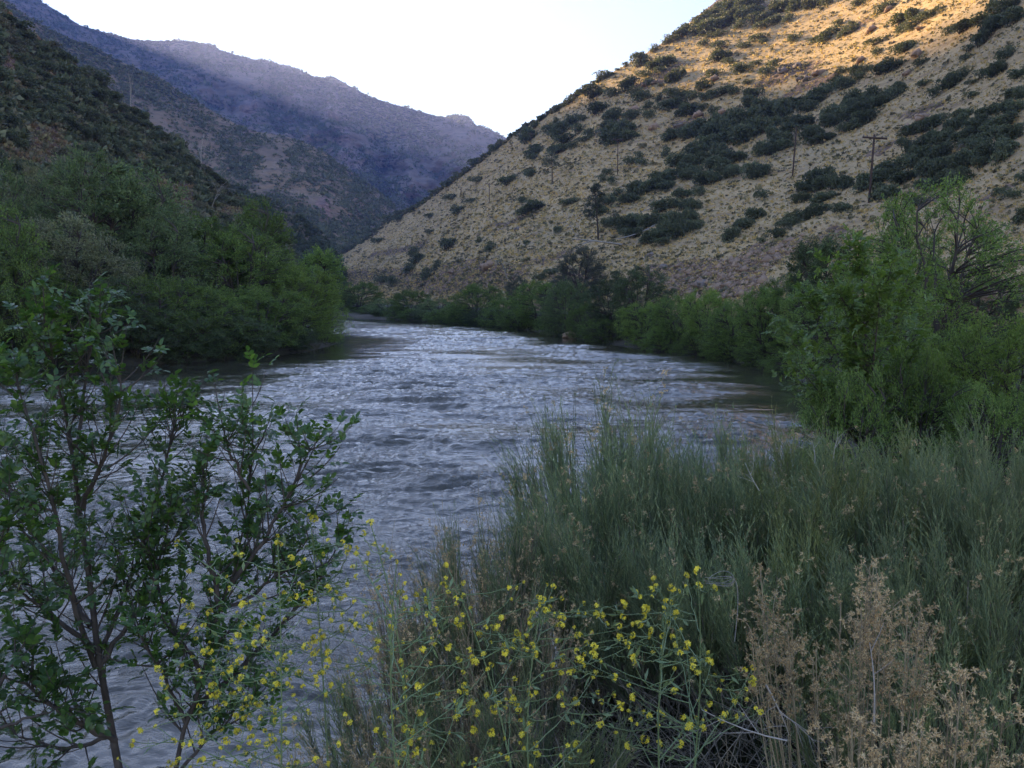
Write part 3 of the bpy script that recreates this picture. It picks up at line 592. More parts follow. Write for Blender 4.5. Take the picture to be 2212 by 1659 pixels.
SN = [snag('fallen_tree', hillR, 1345, 528, (-.75, -.3, .05), 11, .22, 'bleached fallen tree with forked branches below the tall sparse pine', 'fallen tree', 1, 3),
      snag('fallen_tree', hillR, 1418, 486, (-.6, -.5, -.3), 12, .2, 'grey log lying between two dark thickets on the slope', 'fallen log', 2, 1),
      snag('dead_branches', hillR, 1372, 464, (.8, -.2, .3), 6, .14, 'pale dead branches showing among scrub oaks', 'dead branches', 3, 4),
      snag('dead_branches', hillL, 455, 458, (.5, -.3, .8), 7, .13, 'white bleached dead branches sprawling above the left bank willows', 'dead branches', 4, 5, 1.2),
      snag('dead_snag', hillL, 436, 356, (0, 0, 1), 12, .22, 'thin bare dead tree standing on the left hill skyline', 'dead tree', 5, 3, .5),
      snag('dead_snag', hillL, 281, 240, (.02, 0, 1), 8, .16, 'small bare dead tree on the upper left skyline', 'dead tree', 6, 4, .5),
      snag('dead_snag', hillR, 1100, 610, (-.3, 0, .7), 5, .1, 'pale broken dead branch at the foot of the right hill', 'dead tree', 9, 3, .8)]

# ------------------------------------------------------------------ grey pines on the right hill
M_PINE = foliage_mat('pine_needles', (.11, .13, .095), (.08, .10, .075), (.15, .17, .12), .1, clump=.8)
def pine(px, py, H, clumps, label, seed, lean=0.0):
    q = np.random.default_rng(seed); p = hillR.at(px, py); e = empty('pine_tree', p)
    mb = MB(); tubes(mb, bez(np.array([[0, 0, -.5]]), np.array([[lean * .3, 0, H * .5]]), np.array([[lean, 0, H]]), 8), np.linspace(.02 * H, .005 * H, 8)[None], 6)
    cb = MB(); c = np.array(clumps, float); c = c * [H, H, H, H]
    t = np.clip((c[:, 2] - .1 * H) / H, .1, .95); S = np.stack([lean * t * t * .9, 0 * t, t * H], 1)
    tubes(mb, bez(S, (S + c[:, :3]) / 2 + [0, 0, .02 * H], c[:, :3], 5), (.006 * H) * np.linspace(1, .4, 5)[None], 4)
    link('trunk', mb.mesh('trunk', M_BARK, True), e)
    n = 260; k = np.repeat(np.arange(len(c)), n); d = rdir(q, len(k), .3)
    P = c[k, :3] + d * (c[k, 3] * q.uniform(0, 1, len(k)) ** .4)[:, None] * [1, 1, .7]
    leaves(cb, P, d + rdir(q, len(k)) * .5 + [0, 0, .4], .035 * H * q.uniform(.6, 1.3, len(k)), .012 * H, q)
    link('crown', cb.mesh('crown', M_PINE), e); return tag(e, label, 'pine tree')
pine(1193, 394, 13.5, [(-.18, 0, .62, .13), (-.02, .05, .72, .15), (.08, 0, .66, .12), (-.1, -.05, .82, .12), (.04, 0, .92, .1), (-.22, 0, .5, .08), (.12, 0, .52, .08), (-.02, 0, .97, .06), (-.12, .05, .58, .1), (.0, .1, .6, .1)], 'round-topped sparse pine left of the slim middle pole', 61, -.3)
pine(1293, 520, 13, [(-.12, 0, .72, .10), (-.05, .05, .84, .09), (-.16, 0, .6, .10), (-.2, -.05, .48, .09), (.04, 0, .68, .07), (-.04, 0, .95, .06), (-.1, 0, .9, .05), (.05, 0, .8, .05), (-.14, 0, .42, .08), (-.02, 0, .6, .06)], 'tall lopsided pine with bare lower trunk beside dark thickets', 62, -1.3)
print('scrub', time.time() - T0, len(BUSH), len(CHAP))
# ================================================================== RIVERSIDE TREES
M_WILLOW = foliage_mat('willow_leaf_sage', (.17, .235, .115), (.11, .165, .085), (.25, .31, .16), .4, clump=9)
M_WDULL = foliage_mat('willow_leaf_dull', (.18, .19, .12), (.12, .14, .085), (.26, .26, .17), .35, clump=9)
M_GREEN = foliage_mat('alder_leaf_mid', (.16, .235, .072), (.105, .165, .055), (.23, .32, .10), .42, clump=9)
M_BRIGHT = foliage_mat('willow_leaf_bright', (.19, .27, .070), (.135, .205, .058), (.25, .33, .10), .42, clump=9)
M_DARK = foliage_mat('oak_leaf_dark', (.085, .125, .058), (.060, .092, .048), (.13, .17, .08), .25, clump=9)
M_OAK = foliage_mat('oak_leaf_grey', (.12, .135, .105), (.085, .10, .08), (.17, .18, .14), .25, clump=9)
M_ASH = foliage_mat('ash_leaf', (.19, .285, .075), (.13, .21, .062), (.26, .36, .10), .45, .42, .5, clump=1.2)
M_ASHF = foliage_mat('ash_leaf_near', (.085, .165, .045), (.055, .115, .038), (.15, .26, .055), .42, .36, .6, clump=2.0)
M_TWIG = plain_mat('twig_bark', (.10, .082, .074), (.055, .046, .043), 14, .85, .25)

def tree_meshes(seed, H=1.0, W=.9, low=.08, stems=4, nclump=170, per=85, leaf=.016, cr=.06, top=.5, droop=0.0, hollow=.35, aspect=.42, bot=.45):
    """unit-height tree: returns (trunk mesh, crown mesh). Crown built of leaf clumps at the tips of real limbs"""
    q = np.random.default_rng(seed); lob = q.uniform(0, 2 * np.pi, 6); lz = q.uniform(.3, 1.0, 6)
    n = nclump * 5; z = low + (1 - low) * q.uniform(0, 1, n) ** .8; a = q.uniform(0, 2 * np.pi, n)
    zz = (z - low) / (1 - low); prof = np.where(zz < top, (zz / top * (1 - bot) + bot), np.sqrt(np.maximum(1 - ((zz - top) / (1 - top)) ** 2, 0)))
    lobe = .78 + .30 * np.maximum.reduce([np.cos(a - b) * np.exp(-((zz - c) / .3) ** 2) for b, c in zip(lob, lz)])
    r = W * .5 * prof * lobe * np.sqrt(q.uniform(hollow, 1, n))
    Pc = np.stack([r * np.cos(a), r * np.sin(a), z * H * (.94 + .1 * np.cos(3 * a + seed))], 1)
    keep = []                                     # spread the clumps out
    for i in range(n):
        if all(((Pc[i] - Pc[j]) ** 2).sum() > (cr * .85) ** 2 for j in keep[-90:]): keep.append(i)
        if len(keep) >= nclump: break
    Pc = Pc[keep]
    tb = MB(); st = []
    for s in range(stems):
        aa = 2 * np.pi * s / stems + q.uniform(-.5, .5); b = np.array([math.cos(aa), math.sin(aa), 0])
        P = bez((b * .012)[None], (b * .05 * W + [0, 0, .4])[None], (b * W * q.uniform(.1, .3) + [0, 0, q.uniform(.72, .92)])[None], 9)
        P[0, 1:-1] += q.normal(0, .008, (7, 3)); P[0, 0, 2] = -.03; st.append(P[0])
        tubes(tb, P, (.016 * np.linspace(1, .25, 9))[None], 6)
    S = np.stack(st); A = []; 
    for c in Pc:
        d = np.linalg.norm(S - c, axis=2) + np.where(S[:, :, 2] > c[2] - .03, 9, 0) + (c[2] - S[:, :, 2]) * .2
        d[:, 0] = np.minimum(d[:, 0], 3); i, j = np.unravel_index(np.argmin(d), d.shape); A.append(S[i, j])
    A = np.array(A); mid = A * .45 + Pc * .55 + np.array([0, 0, .03]) + q.normal(0, .012, Pc.shape)
    B = bez(A, mid, Pc, 6); tubes(tb, B, (.0042 * np.linspace(1, .25, 6))[None] * q.uniform(.7, 1.4, (len(Pc), 1)), 3)
    # fine twigs fanning out of each limb, leaves along them
    tw = 5; k = np.repeat(np.arange(len(Pc)), tw); t0 = q.uniform(.55, 1, len(k)); s_ = (t0 * 5).astype(int).clip(0, 4)
    T0_ = B[k, s_]; D = unit(Pc[k] - A[k] + rdir(q, len(k)) * .6 * np.linalg.norm(Pc[k] - A[k], axis=1, keepdims=True) + [0, 0, .03 - droop * .1])
    L = cr * q.uniform(.8, 1.7, len(k)); T1 = T0_ + D * L[:, None] + [0, 0, -droop * .03]
    tubes(tb, bez(T0_, (T0_ + T1) / 2 + [0, 0, .01], T1, 3), .0011, 3)
    m = max(1, per // tw); kk = np.repeat(np.arange(len(k)), m); f = q.uniform(.1, 1.05, len(kk))[:, None]
    P = T0_[kk] * (1 - f) + T1[kk] * f + q.normal(0, cr * .22, (len(kk), 3))
    cb = MB(); leaves(cb, P, D[kk] + rdir(q, len(kk)) * .9 + [0, 0, -droop], leaf * q.uniform(.6, 1.35, len(kk)), leaf * aspect * q.uniform(.8, 1.3, len(kk)), q)
    return tb.mesh('trunk', M_TWIG, True), cb.mesh('crown', M_GREEN)
TV = {'tall': tree_meshes(1, W=.62, low=.12, stems=4, nclump=240, per=90, leaf=.017, cr=.050, top=.55),
      'broad': tree_meshes(2, W=.95, low=.06, stems=5, nclump=280, per=90, leaf=.017, cr=.052, top=.5),
      'broad2': tree_meshes(3, W=1.05, low=.03, stems=6, nclump=280, per=90, leaf=.018, cr=.055, top=.4),
      'shrub': tree_meshes(4, W=1.5, low=.02, stems=7, nclump=300, per=80, leaf=.022, cr=.066, top=.4, bot=.8),
      'shrub2': tree_meshes(5, W=1.7, low=.01, stems=8, nclump=300, per=80, leaf=.022, cr=.068, top=.35, bot=.85),
      'slim': tree_meshes(6, W=.40, low=.15, stems=2, nclump=150, per=80, leaf=.018, cr=.042, top=.6),
      'open': tree_meshes(8, W=1.0, low=.16, stems=7, nclump=230, per=85, leaf=.014, cr=.050, top=.65, hollow=.15)}
TW = {'tall': .62, 'broad': .95, 'broad2': 1.05, 'shrub': 1.5, 'shrub2': 1.7, 'slim': .40, 'open': 1.0}
TREES = []
def tree(name, kind, px, top, Y, wv, mat, label, cat='tree', group=None, zb=None, rz=None, depth=None):
    """kind, column px, crown top py, forward distance, crown width in view units"""
    tp = pt(px, top, Y); x = float(tp[0]); zb_ = float(gz(x, Y)) if zb is None else zb
    H = tp[2] - zb_ + .25; Wm = wv * Y / 1771
    s = Wm / TW[kind] * 1.3
    e = empty(name, (x, Y, zb_ - .25), g.uniform(0, 6.28) if rz is None else rz, 1); e.scale = (s, s * (depth or 1), H / 1.02)
    a, b = TV[kind]; link('trunk', a, e); link('crown', b, e, mat=mat)
    tag(e, label, cat, group); TREES.append((e, px, top)); return e
GL, GRW = 'trees crowding the left river bank', 'willows lining the right river bank'
def shoreR(px): return float(np.interp(px, [730, 790, 850, 965, 1100, 1270, 1370, 1500, 1700, 1850], [215, 185, 155, 128, 105, 72, 62, 53, 41, 30]))
def shoreL(px): return float(np.interp(px, [-200, 0, 250, 400, 540, 640, 745], [40, 42, 45.5, 48, 51.5, 60, 73]))
LT = [('willow_tree', 'tall', 285, 362, 60, 200, M_WILLOW, 'tall sage green willow with rounded double top, rightmost of the tall pale willows'),
      ('willow_tree', 'broad', 185, 336, 58, 215, M_WILLOW, 'tallest pale sage willow on the left bank, its loose tip above the scrub'),
      ('willow_tree', 'broad', 95, 372, 62, 220, M_WDULL, 'dull olive willow filling the upper left behind the grey one'),
      ('willow_tree', 'broad', -10, 362, 56, 180, M_WILLOW, 'pale willow cut by the left edge of the view, beneath the brown bare patch'),
      ('willow_tree', 'broad2', 135, 470, 50, 250, M_WDULL, 'broad greyish brown willow in the middle of the left bank mass'),
      ('willow_tree', 'tall', 5, 450, 44, 130, M_GREEN, 'narrower mid green willow at the far left edge above the near ash leaves'),
      ('willow_tree', 'broad', 345, 470, 58, 190, M_WILLOW, 'willow with pale top stepping down right of the tall pair'),
      ('alder_tree', 'broad', 440, 474, 64, 200, M_GREEN, 'dark green alder with visible upright stems below the bleached branches'),
      ('alder_tree', 'tall', 555, 436, 66, 120, M_GREEN, 'slender alder with a bright pointed leader, highest of the right hand group'),
      ('alder_tree', 'broad', 520, 500, 62, 200, M_GREEN, 'wide mid green alder beneath the pointed leader'),
      ('alder_tree', 'broad', 615, 560, 72, 130, M_GREEN, 'small dark green alder between the leader and the yellow green willow'),
      ('willow_tree', 'slim', 690, 530, 92, 90, M_GREEN, 'feathery green willow spire farthest along the left bank'),
      ('willow_shrub', 'shrub', 640, 578, 66, 190, M_BRIGHT, 'bright yellow green willow bulging at the tip of the left bank'),
      ('willow_shrub', 'shrub2', 690, 640, 70, 120, M_BRIGHT, 'low leafy willow overhanging the water at the bank tip'),
      ('willow_shrub', 'shrub', 565, 625, 59, 210, M_GREEN, 'green willow shrub over dark water left of the bank tip'),
      ('willow_shrub', 'shrub2', 450, 620, 54, 210, M_GREEN, 'dark leafy shrub trailing to the shaded water'),
      ('willow_shrub', 'shrub', 345, 600, 51, 230, M_GREEN, 'dark shrub with a few lit leaves in the centre of the left bank foot'),
      ('willow_shrub', 'shrub2', 225, 600, 47, 230, M_DARK, 'nearly black shrub at the water behind the near ash top'),
      ('willow_shrub', 'shrub', 100, 590, 46, 240, M_GREEN, 'shadowed green shrub at the left foot of the bank'),
      ('willow_shrub', 'shrub2', -20, 560, 41, 240, M_GREEN, 'leafy shrub at the left edge above the waterline'),
      ('willow_shrub', 'shrub', -160, 480, 40, 300, M_WILLOW, 'pale willow beyond the left edge of the view')]
for n_, k_, px, top, Y, wv, m_, lb in LT: tree(n_, k_, px, top, min(Y, shoreL(px) + 1.5) if 'shrub' in n_ else Y - 2, wv, m_, lb, 'willow' if 'willow' in n_ else 'alder', GL, rz=None)
for px, top, Y, wv in ((10, 640, 43.5, 150), (160, 660, 46, 170), (290, 660, 47, 170), (395, 665, 49.5, 160), (505, 680, 53, 150), (600, 690, 60, 130)):
    tree('willow_shrub', 'shrub2', px, top, shoreL(px) + .3, wv * 1.25, M_DARK, {10: 'low dark shrub dipping into the river at far left', 160: 'low dark shrub behind the near ash tip', 290: 'low dark shrub on the shaded water right of the near ash', 395: 'low shadowy shrub at the waterline, fourth from the left edge', 505: 'low dark shrub where the bank starts to curve away', 600: 'small dark shrub tucked under the bright willow'}[px], 'willow', GL)
RT = [('shrub', 775, 610, 172, 95, M_GREEN, 'dark green willow clump at the far bend of the river, leftmost in the row'),
      ('shrub', 735, 625, 185, 60, M_GREEN, 'far willow just showing past the left bank tip'),
      ('shrub2', 835, 645, 160, 70, M_WILLOW, 'low pale willow next to the clump at the river bend'),
      ('shrub', 888, 628, 152, 80, M_GREEN, 'rounded willow with grey green top below the red scree'),
      ('shrub2', 945, 645, 143, 80, M_WILLOW, 'low spreading willow in front of the brown cut bank'),
      ('shrub', 1030, 615, 132, 110, M_GREEN, 'broad green willow mound in the middle of the far bank'),
      ('shrub2', 985, 655, 134, 70, M_GREEN, 'small willow touching the broad mound on its left'),
      ('shrub', 1090, 645, 120, 80, M_GREEN, 'shadowed willow right of the broad mound'),
      ('broad', 1165, 610, 112, 120, M_GREEN, 'tall rounded willow under the dark hill oaks'),
      ('shrub', 1225, 608, 103, 100, M_WILLOW, 'pale rounded willow beside the tall rounded one'),
      ('shrub2', 1262, 655, 92, 80, M_GREEN, 'dense low willow at the water under the pale rounded one'),
      ('broad', 1325, 600, 92, 100, M_DARK, 'dark glossy tree with a dome crown on the right bank'),
      ('broad', 1385, 580, 98, 120, M_DARK, 'largest dark domed tree with flat right shoulder on the right bank'),
      ('shrub', 1395, 655, 78, 110, M_BRIGHT, 'light yellow green willow leaning out before the dark domes'),
      ('shrub', 1465, 640, 72, 120, M_GREEN, 'full green willow right of the light yellow green one'),
      ('shrub', 1530, 628, 66, 110, M_BRIGHT, 'light willow beneath the red rock cut'),
      ('shrub2', 1590, 650, 60, 130, M_GREEN, 'wide green willow above the darkest stretch of shore'),
      ('shrub', 1655, 625, 55, 120, M_GREEN, 'bushy willow left of the near ash thicket'),
      ('broad', 1700, 600, 50, 120, M_GREEN, 'green tree half hidden by the near ash on its left side'),
      ('slim', 1742, 512, 42, 62, M_DARK, 'narrow dark columnar tree, left one of the pair'),
      ('slim', 1802, 506, 40, 75, M_DARK, 'narrow dark columnar tree, right one of the pair'),
      ('shrub', 1770, 620, 43, 150, M_GREEN, 'green willow filling the bank behind the near ash')]
for k_, px, top, Y, wv, m_, lb in RT: tree('willow_shrub' if 'shrub' in k_ else 'bank_tree', k_, px, top, shoreR(px) + (2.5 if 'shrub' in k_ else 6), wv * 1.12, m_, lb, 'willow' if 'shrub' in k_ else 'tree', GRW)
for i, px in enumerate((745, 770, 800, 830, 862, 895, 925, 960, 1000, 1045, 1085)):
    tree('willow_shrub', 'shrub2', px, 658 + i * .9 + 4 * (i % 2), shoreR(px) - .5, 52 + 5 * i, M_GREEN if i % 3 else M_DARK, 'small low willow at the far waterline, ' + ['leftmost', 'second', 'third', 'fourth', 'fifth', 'sixth', 'seventh', 'eighth', 'ninth', 'tenth', 'eleventh'][i] + ' from the river bend', 'willow', GRW)
for i, (px, top, Y, wv) in enumerate(((1300, 690, 78, 80), (1440, 705, 64, 90), (1510, 715, 57, 90), (1580, 725, 51, 100), (1650, 740, 45, 100), (1715, 760, 38, 110), (1120, 668, 108, 70), (1200, 675, 98, 70))):
    o_ = ['under the dark dome', 'at the foot of the full green willow', 'before the red rock cut', 'over the darkest shore', 'left of the near ash', 'hanging at the near end of the right shore', 'right of the middle mound', 'under the tall rounded willow'][i]
    tree('willow_shrub', 'shrub2', px, top, shoreR(px) + .8, wv * 1.3, M_GREEN, 'low willow fringe ' + o_, 'willow', GRW)
for px, top, Y, wv, lb in ((1256, 520, 150, 105, 'big grey blue oak with soft round crown above the willows'), (1116, 580, 165, 52, 'small dark oak with leaning crown at the hill foot'), (1195, 592, 150, 70, 'dark oak joining the grey blue oak on its left'), (2000, 560, 36, 150, 'dark leafy tree behind the open ash'), (2120, 580, 32, 170, 'dark bushy tree at the right below the dry grass')):
    tree('oak_tree', 'broad2', px, top + (14 if Y > 100 else 0), Y, wv, M_OAK if Y > 100 else M_DARK, lb, 'oak')
# open ash tree on the right, in front of the hill
tree('ash_tree', 'open', 2040, 405, 21, 330, M_ASH, 'thin open ash tree with many bare stems rising against the dry hillside', 'ash tree')
tree('ash_tree', 'open', 1960, 440, 25, 170, M_ASH, 'feathery ash with bright pointed tip beneath the nearest utility pole', 'ash tree')
tree('ash_tree', 'broad', 1925, 560, 17, 220, M_ASH, 'leafy mid green ash between the near thicket and the open ash', 'ash tree')
tree('willow_shrub', 'shrub', 2190, 690, 12.5, 280, M_BRIGHT, 'light yellow green willow at the right edge of the view', 'willow')
tree('willow_shrub', 'shrub', 2080, 720, 14, 220, M_GREEN, 'fine leaved willow between the near ash and the yellow green willow', 'willow')
tree('willow_shrub', 'shrub2', 1850, 800, 11.3, 250, M_GREEN, 'low shrub hiding the foot of the bright ash thicket', 'willow')
tree('willow_shrub', 'shrub', 1990, 760, 12, 200, M_ASH, 'leafy shrub filling the right side of the bright ash thicket', 'willow')
tree('willow_shrub', 'shrub2', 2140, 830, 11, 260, M_GREEN, 'low green willow above the rabbitbrush at right', 'willow')

# ------------------------------------------------------------------ ash with compound leaves (near)
def compound(mb, P, D, L, q, size, n=5, m=0):
    """pinnate leaves: base P, direction D, length L"""
    k = len(P); D = unit(D); up = unit(np.array([0, 0, 1.0]) + rdir(q, k) * .5); S = unit(np.cross(D, up)); N = np.cross(S, D)
    sag = np.array([0, 0, -1.0])
    tubes(mb, bez(P, P + D * L[:, None] * .5, P + D * L[:, None] + sag * L[:, None] * .12, 4), .0011 * size / .06, 3, 1)
    for j in range((n - 1) // 2 + 1):
        f = .35 + .65 * j / max((n - 1) // 2, 1)
        b = P + D * (L * min(f, 1))[:, None] + sag * (L * .12 * f * f)[:, None]
        if j == (n - 1) // 2:
            fineleaves(mb, b, D + sag * .2 + rdir(q, k) * .15, N + rdir(q, k) * .25, size * q.uniform(.85, 1.2, k), size * .55, q, m)
        else:
            for sg in (-1, 1):
                fineleaves(mb, b, D * .75 + S * sg * .75 + rdir(q, k) * .2, N + rdir(q, k) * .3 - S * sg * .2, size * q.uniform(.7, 1.1, k), size * .52, q, m)

def ash(name, stems, label, seed, twig_n, twL, lsz, mat, r0=.028, spacing=.055, cat='ash shrub', hbias=0.3, low=.22, group=None):
    """stems: list of [(px, py, Y)...] polylines from base to tip"""
    q = np.random.default_rng(seed); tb = MB(); fb = MB(); allP = []
    base = pt(*stems[0][0][:3])
    for si, s in enumerate(stems):
        a = np.array([v[:3] for v in s], float); K = 14; u = np.linspace(0, 1, len(a)); uu = np.linspace(0, 1, K)
        # smooth through the points
        P = np.stack([np.interp(uu, u, a[:, i]) for i in range(3)], 1)
        for _ in range(2): P[1:-1] = (P[:-2] + 2 * P[1:-1] + P[2:]) / 4
        W = pt(P[:, 0], P[:, 1], P[:, 2]); W[1:-1] += q.normal(0, .006, (K - 2, 3))
        L = np.linalg.norm(np.diff(W, axis=0), axis=1).sum()
        rr_ = (s[0][3] if len(s[0]) > 3 else (r0 if si == 0 else r0 * .6)) * np.linspace(1, .14, K)
        tubes(tb, W[None] - base, rr_[None], 7); allP.append((W - base, L))
    tP, tD, tl = [], [], []
    Ltot = sum(l for _, l in allP)
    for W, L in allP:
        n = int(twig_n * L / Ltot) + 2; t = q.uniform(low, 1, n); K = len(W) - 1
        s_ = (t * K).astype(int).clip(0, K - 1); f = (t * K - s_)[:, None]; P = W[s_] * (1 - f) + W[s_ + 1] * f; T = unit(W[s_ + 1] - W[s_])
        D = unit(T * .8 + rdir(q, n) * .95 + [0, 0, hbias]); tP.append(P); tD.append(D); tl.append(twL * q.uniform(.45, 1.25, n) * (1.15 - .5 * t))
        tP.append(W[-1:]); tD.append(unit(W[-1:] - W[-2:-1])); tl.append(np.array([twL * .6]))
    P, D, L = np.concatenate(tP), np.concatenate(tD), np.concatenate(tl)
    B = bez(P, P + D * L[:, None] * .5, P + unit(D + [0, 0, .35]) * L[:, None], 7); tubes(tb, B, (.0045 * np.linspace(1, .3, 7))[None] * (L / twL)[:, None], 4)
    n = np.maximum(3, (L / spacing).astype(int)); k = np.repeat(np.arange(len(P)), n); t = q.uniform(.18, 1, len(k))
    s_ = (t * 6).astype(int).clip(0, 5); f = (t * 6 - s_)[:, None]; Q_ = B[k, s_] * (1 - f) + B[k, s_ + 1] * f; T = unit(B[k, s_ + 1] - B[k, s_])
    d = unit(T * .7 + rdir(q, len(k)) * .9 + [0, 0, .15])
    compound(fb, Q_, d, lsz * 1.9 * q.uniform(.6, 1.25, len(k)), q, lsz)
    e = empty(name, base); link('stem', tb.mesh('stem', M_TWIG, True), e); link('foliage', fb.mesh('foliage', [mat, M_TWIG]), e)
    return tag(e, label, cat, group)
YA = 3.7
A1 = ash('ash_shrub', [[(262, 1690, YA, .0185), (215, 1450, YA), (188, 1200, YA + .05), (150, 950, YA + .1), (122, 800, YA + .1), (95, 705, YA)],
      [(205, 1430, YA, .012), (285, 1250, YA + .2), (340, 1080, YA + .3), (375, 930, YA + .35), (385, 890, YA + .4)],
      [(205, 1440, YA, .013), (140, 1250, YA - .2), (110, 1050, YA - .3), (70, 930, YA - .35), (40, 830, YA - .3)],
      [(200, 1400, YA, .014), (110, 1330, YA), (40, 1270, YA + .1), (-60, 1180, YA + .1)],
      [(195, 1350, YA, .014), (120, 1240, YA + .3), (40, 1080, YA + .4), (-30, 960, YA + .4)],
      [(178, 1100, YA, .012), (230, 980, YA - .1), (262, 860, YA - .1), (262, 790, YA - .1)],
      [(160, 1000, YA, .010), (180, 860, YA + .2), (200, 740, YA + .2), (215, 690, YA + .2)],
      [(210, 1440, YA, .014), (290, 1340, YA + .1), (350, 1200, YA + .1), (372, 1110, YA + .1)],
      [(250, 1600, YA, .015), (160, 1560, YA - .2), (60, 1480, YA - .2), (-40, 1440, YA - .2)],
      [(240, 1590, YA, .012), (150, 1620, YA), (60, 1600, YA), (0, 1560, YA)]],
     'tall leafy ash sapling with dark curving trunk at the left, reaching highest', 71, 340, .32, .038, M_ASHF, spacing=.060, low=.16)
A2 = ash('ash_shrub', [[(375, 1690, YA, .0125), (405, 1560, YA), (440, 1440, YA), (478, 1320, YA), (515, 1200, YA + .1), (548, 1040, YA + .1), (546, 870, YA + .1)],
      [(478, 1320, YA, .014), (450, 1200, YA), (438, 1100, YA), (440, 1020, YA)],
      [(400, 1550, YA, .016), (500, 1460, YA + .2), (600, 1370, YA + .3), (690, 1250, YA + .3), (735, 1170, YA + .3)],
      [(500, 1260, YA, .012), (560, 1180, YA), (620, 1080, YA), (655, 1000, YA), (672, 968, YA)],
      [(478, 1320, YA, .010), (560, 1280, YA + .1), (640, 1210, YA + .1), (672, 1120, YA + .1)],
      [(430, 1450, YA, .010), (360, 1330, YA + .1), (320, 1200, YA + .1), (320, 1130, YA + .1)],
      [(400, 1560, YA, .010), (350, 1450, YA - .1), (310, 1390, YA - .1), (290, 1330, YA - .1)],
      [(540, 1060, YA, .008), (500, 980, YA), (480, 930, YA), (470, 905, YA)],
      [(380, 1680, YA, .010), (440, 1600, YA), (500, 1560, YA), (560, 1500, YA)]],
     'leafy ash sapling behind the yellow mustard, with one slender leader over the river', 72, 300, .30, .0375, M_ASHF, spacing=.060, low=.12)
A3 = ash('ash_shrub', [[(-60, 1700, 3.4, .02), (-40, 1560, 3.4), (10, 1460, 3.4), (45, 1400, 3.4)], [(-50, 1600, 3.4, .01), (30, 1560, 3.4), (90, 1540, 3.4), (150, 1530, 3.4)], [(-60, 1650, 3.4, .01), (-30, 1350, 3.4), (0, 1180, 3.4), (20, 1080, 3.4)]],
     'low ash sprig with drooping leaves in the bottom left corner', 73, 26, .3, .05, M_ASHF)
YB = 12.5
st = [[(1880, 1000, YB, .05), (1876, 860, YB), (1868, 700, YB), (1862, 590, YB), (1846, 545, YB)]]
qq = np.random.default_rng(5)
for x1, y1 in ((1740, 640), (1790, 590), (1930, 560), (1960, 600), (2010, 680), (1700, 720), (1725, 790), (1705, 850), (1980, 760), (2040, 800), (1900, 640), (1820, 650), (1765, 860), (2050, 900), (1840, 760), (1950, 850), (1990, 900), (1800, 880)):
    y0 = min(y1 + qq.uniform(90, 260), 960); dY = qq.uniform(-1.1, 1.1)
    st.append([(1878 + qq.uniform(-25, 25), y0, YB + dY * .2, .022), ((1878 + x1) / 2, (y0 + y1) / 2 + 12, YB + dY * .7), (x1, y1, YB + dY)])
A4 = ash('ash_shrub', st, 'large bright green ash thicket with shiny leaflets at the right river edge', 74, 700, .52, .070, M_ASH, spacing=.075, cat='ash shrub', low=.1)
print('trees', time.time() - T0)
# ================================================================== NEAR BANK PLANTS
M_RB = foliage_mat('rabbitbrush_green', (.27, .31, .18), (.19, .245, .155), (.38, .39, .22), .42, .6, .2, clump=1.6, tw=(1.1, 1.2, .6))
M_RBY = foliage_mat('rabbitbrush_yellow_green', (.30, .33, .14), (.24, .27, .12), (.38, .37, .17), .38, .6, .2, clump=1.6, tw=(1.1, 1.2, .6))
M_RSTEM = plain_mat('rabbitbrush_stem', (.34, .29, .22), (.19, .16, .125), 9, .9, .15)
M_SEED = foliage_mat('seed_head', (.64, .475, .265), (.50, .37, .21), (.78, .63, .38), .25, .8, .15, clump=3, tw=(1, .9, .7))
M_DRYW = plain_mat('dry_stalk', (.37, .305, .20), (.22, .18, .12), 11, .9, .15)
M_MST = foliage_mat('mustard_stem', (.19, .26, .12), (.15, .21, .105), (.22, .28, .14), .12, .5, .3, clump=3)
M_YEL = foliage_mat('mustard_petal', (.84, .72, .075), (.76, .64, .06), (.9, .82, .14), .25, .6, .2, clump=20, tw=(1, .9, .3))
M_PALE = plain_mat('bleached_twig', (.50, .46, .43), (.34, .31, .29), 12, .85, .2)

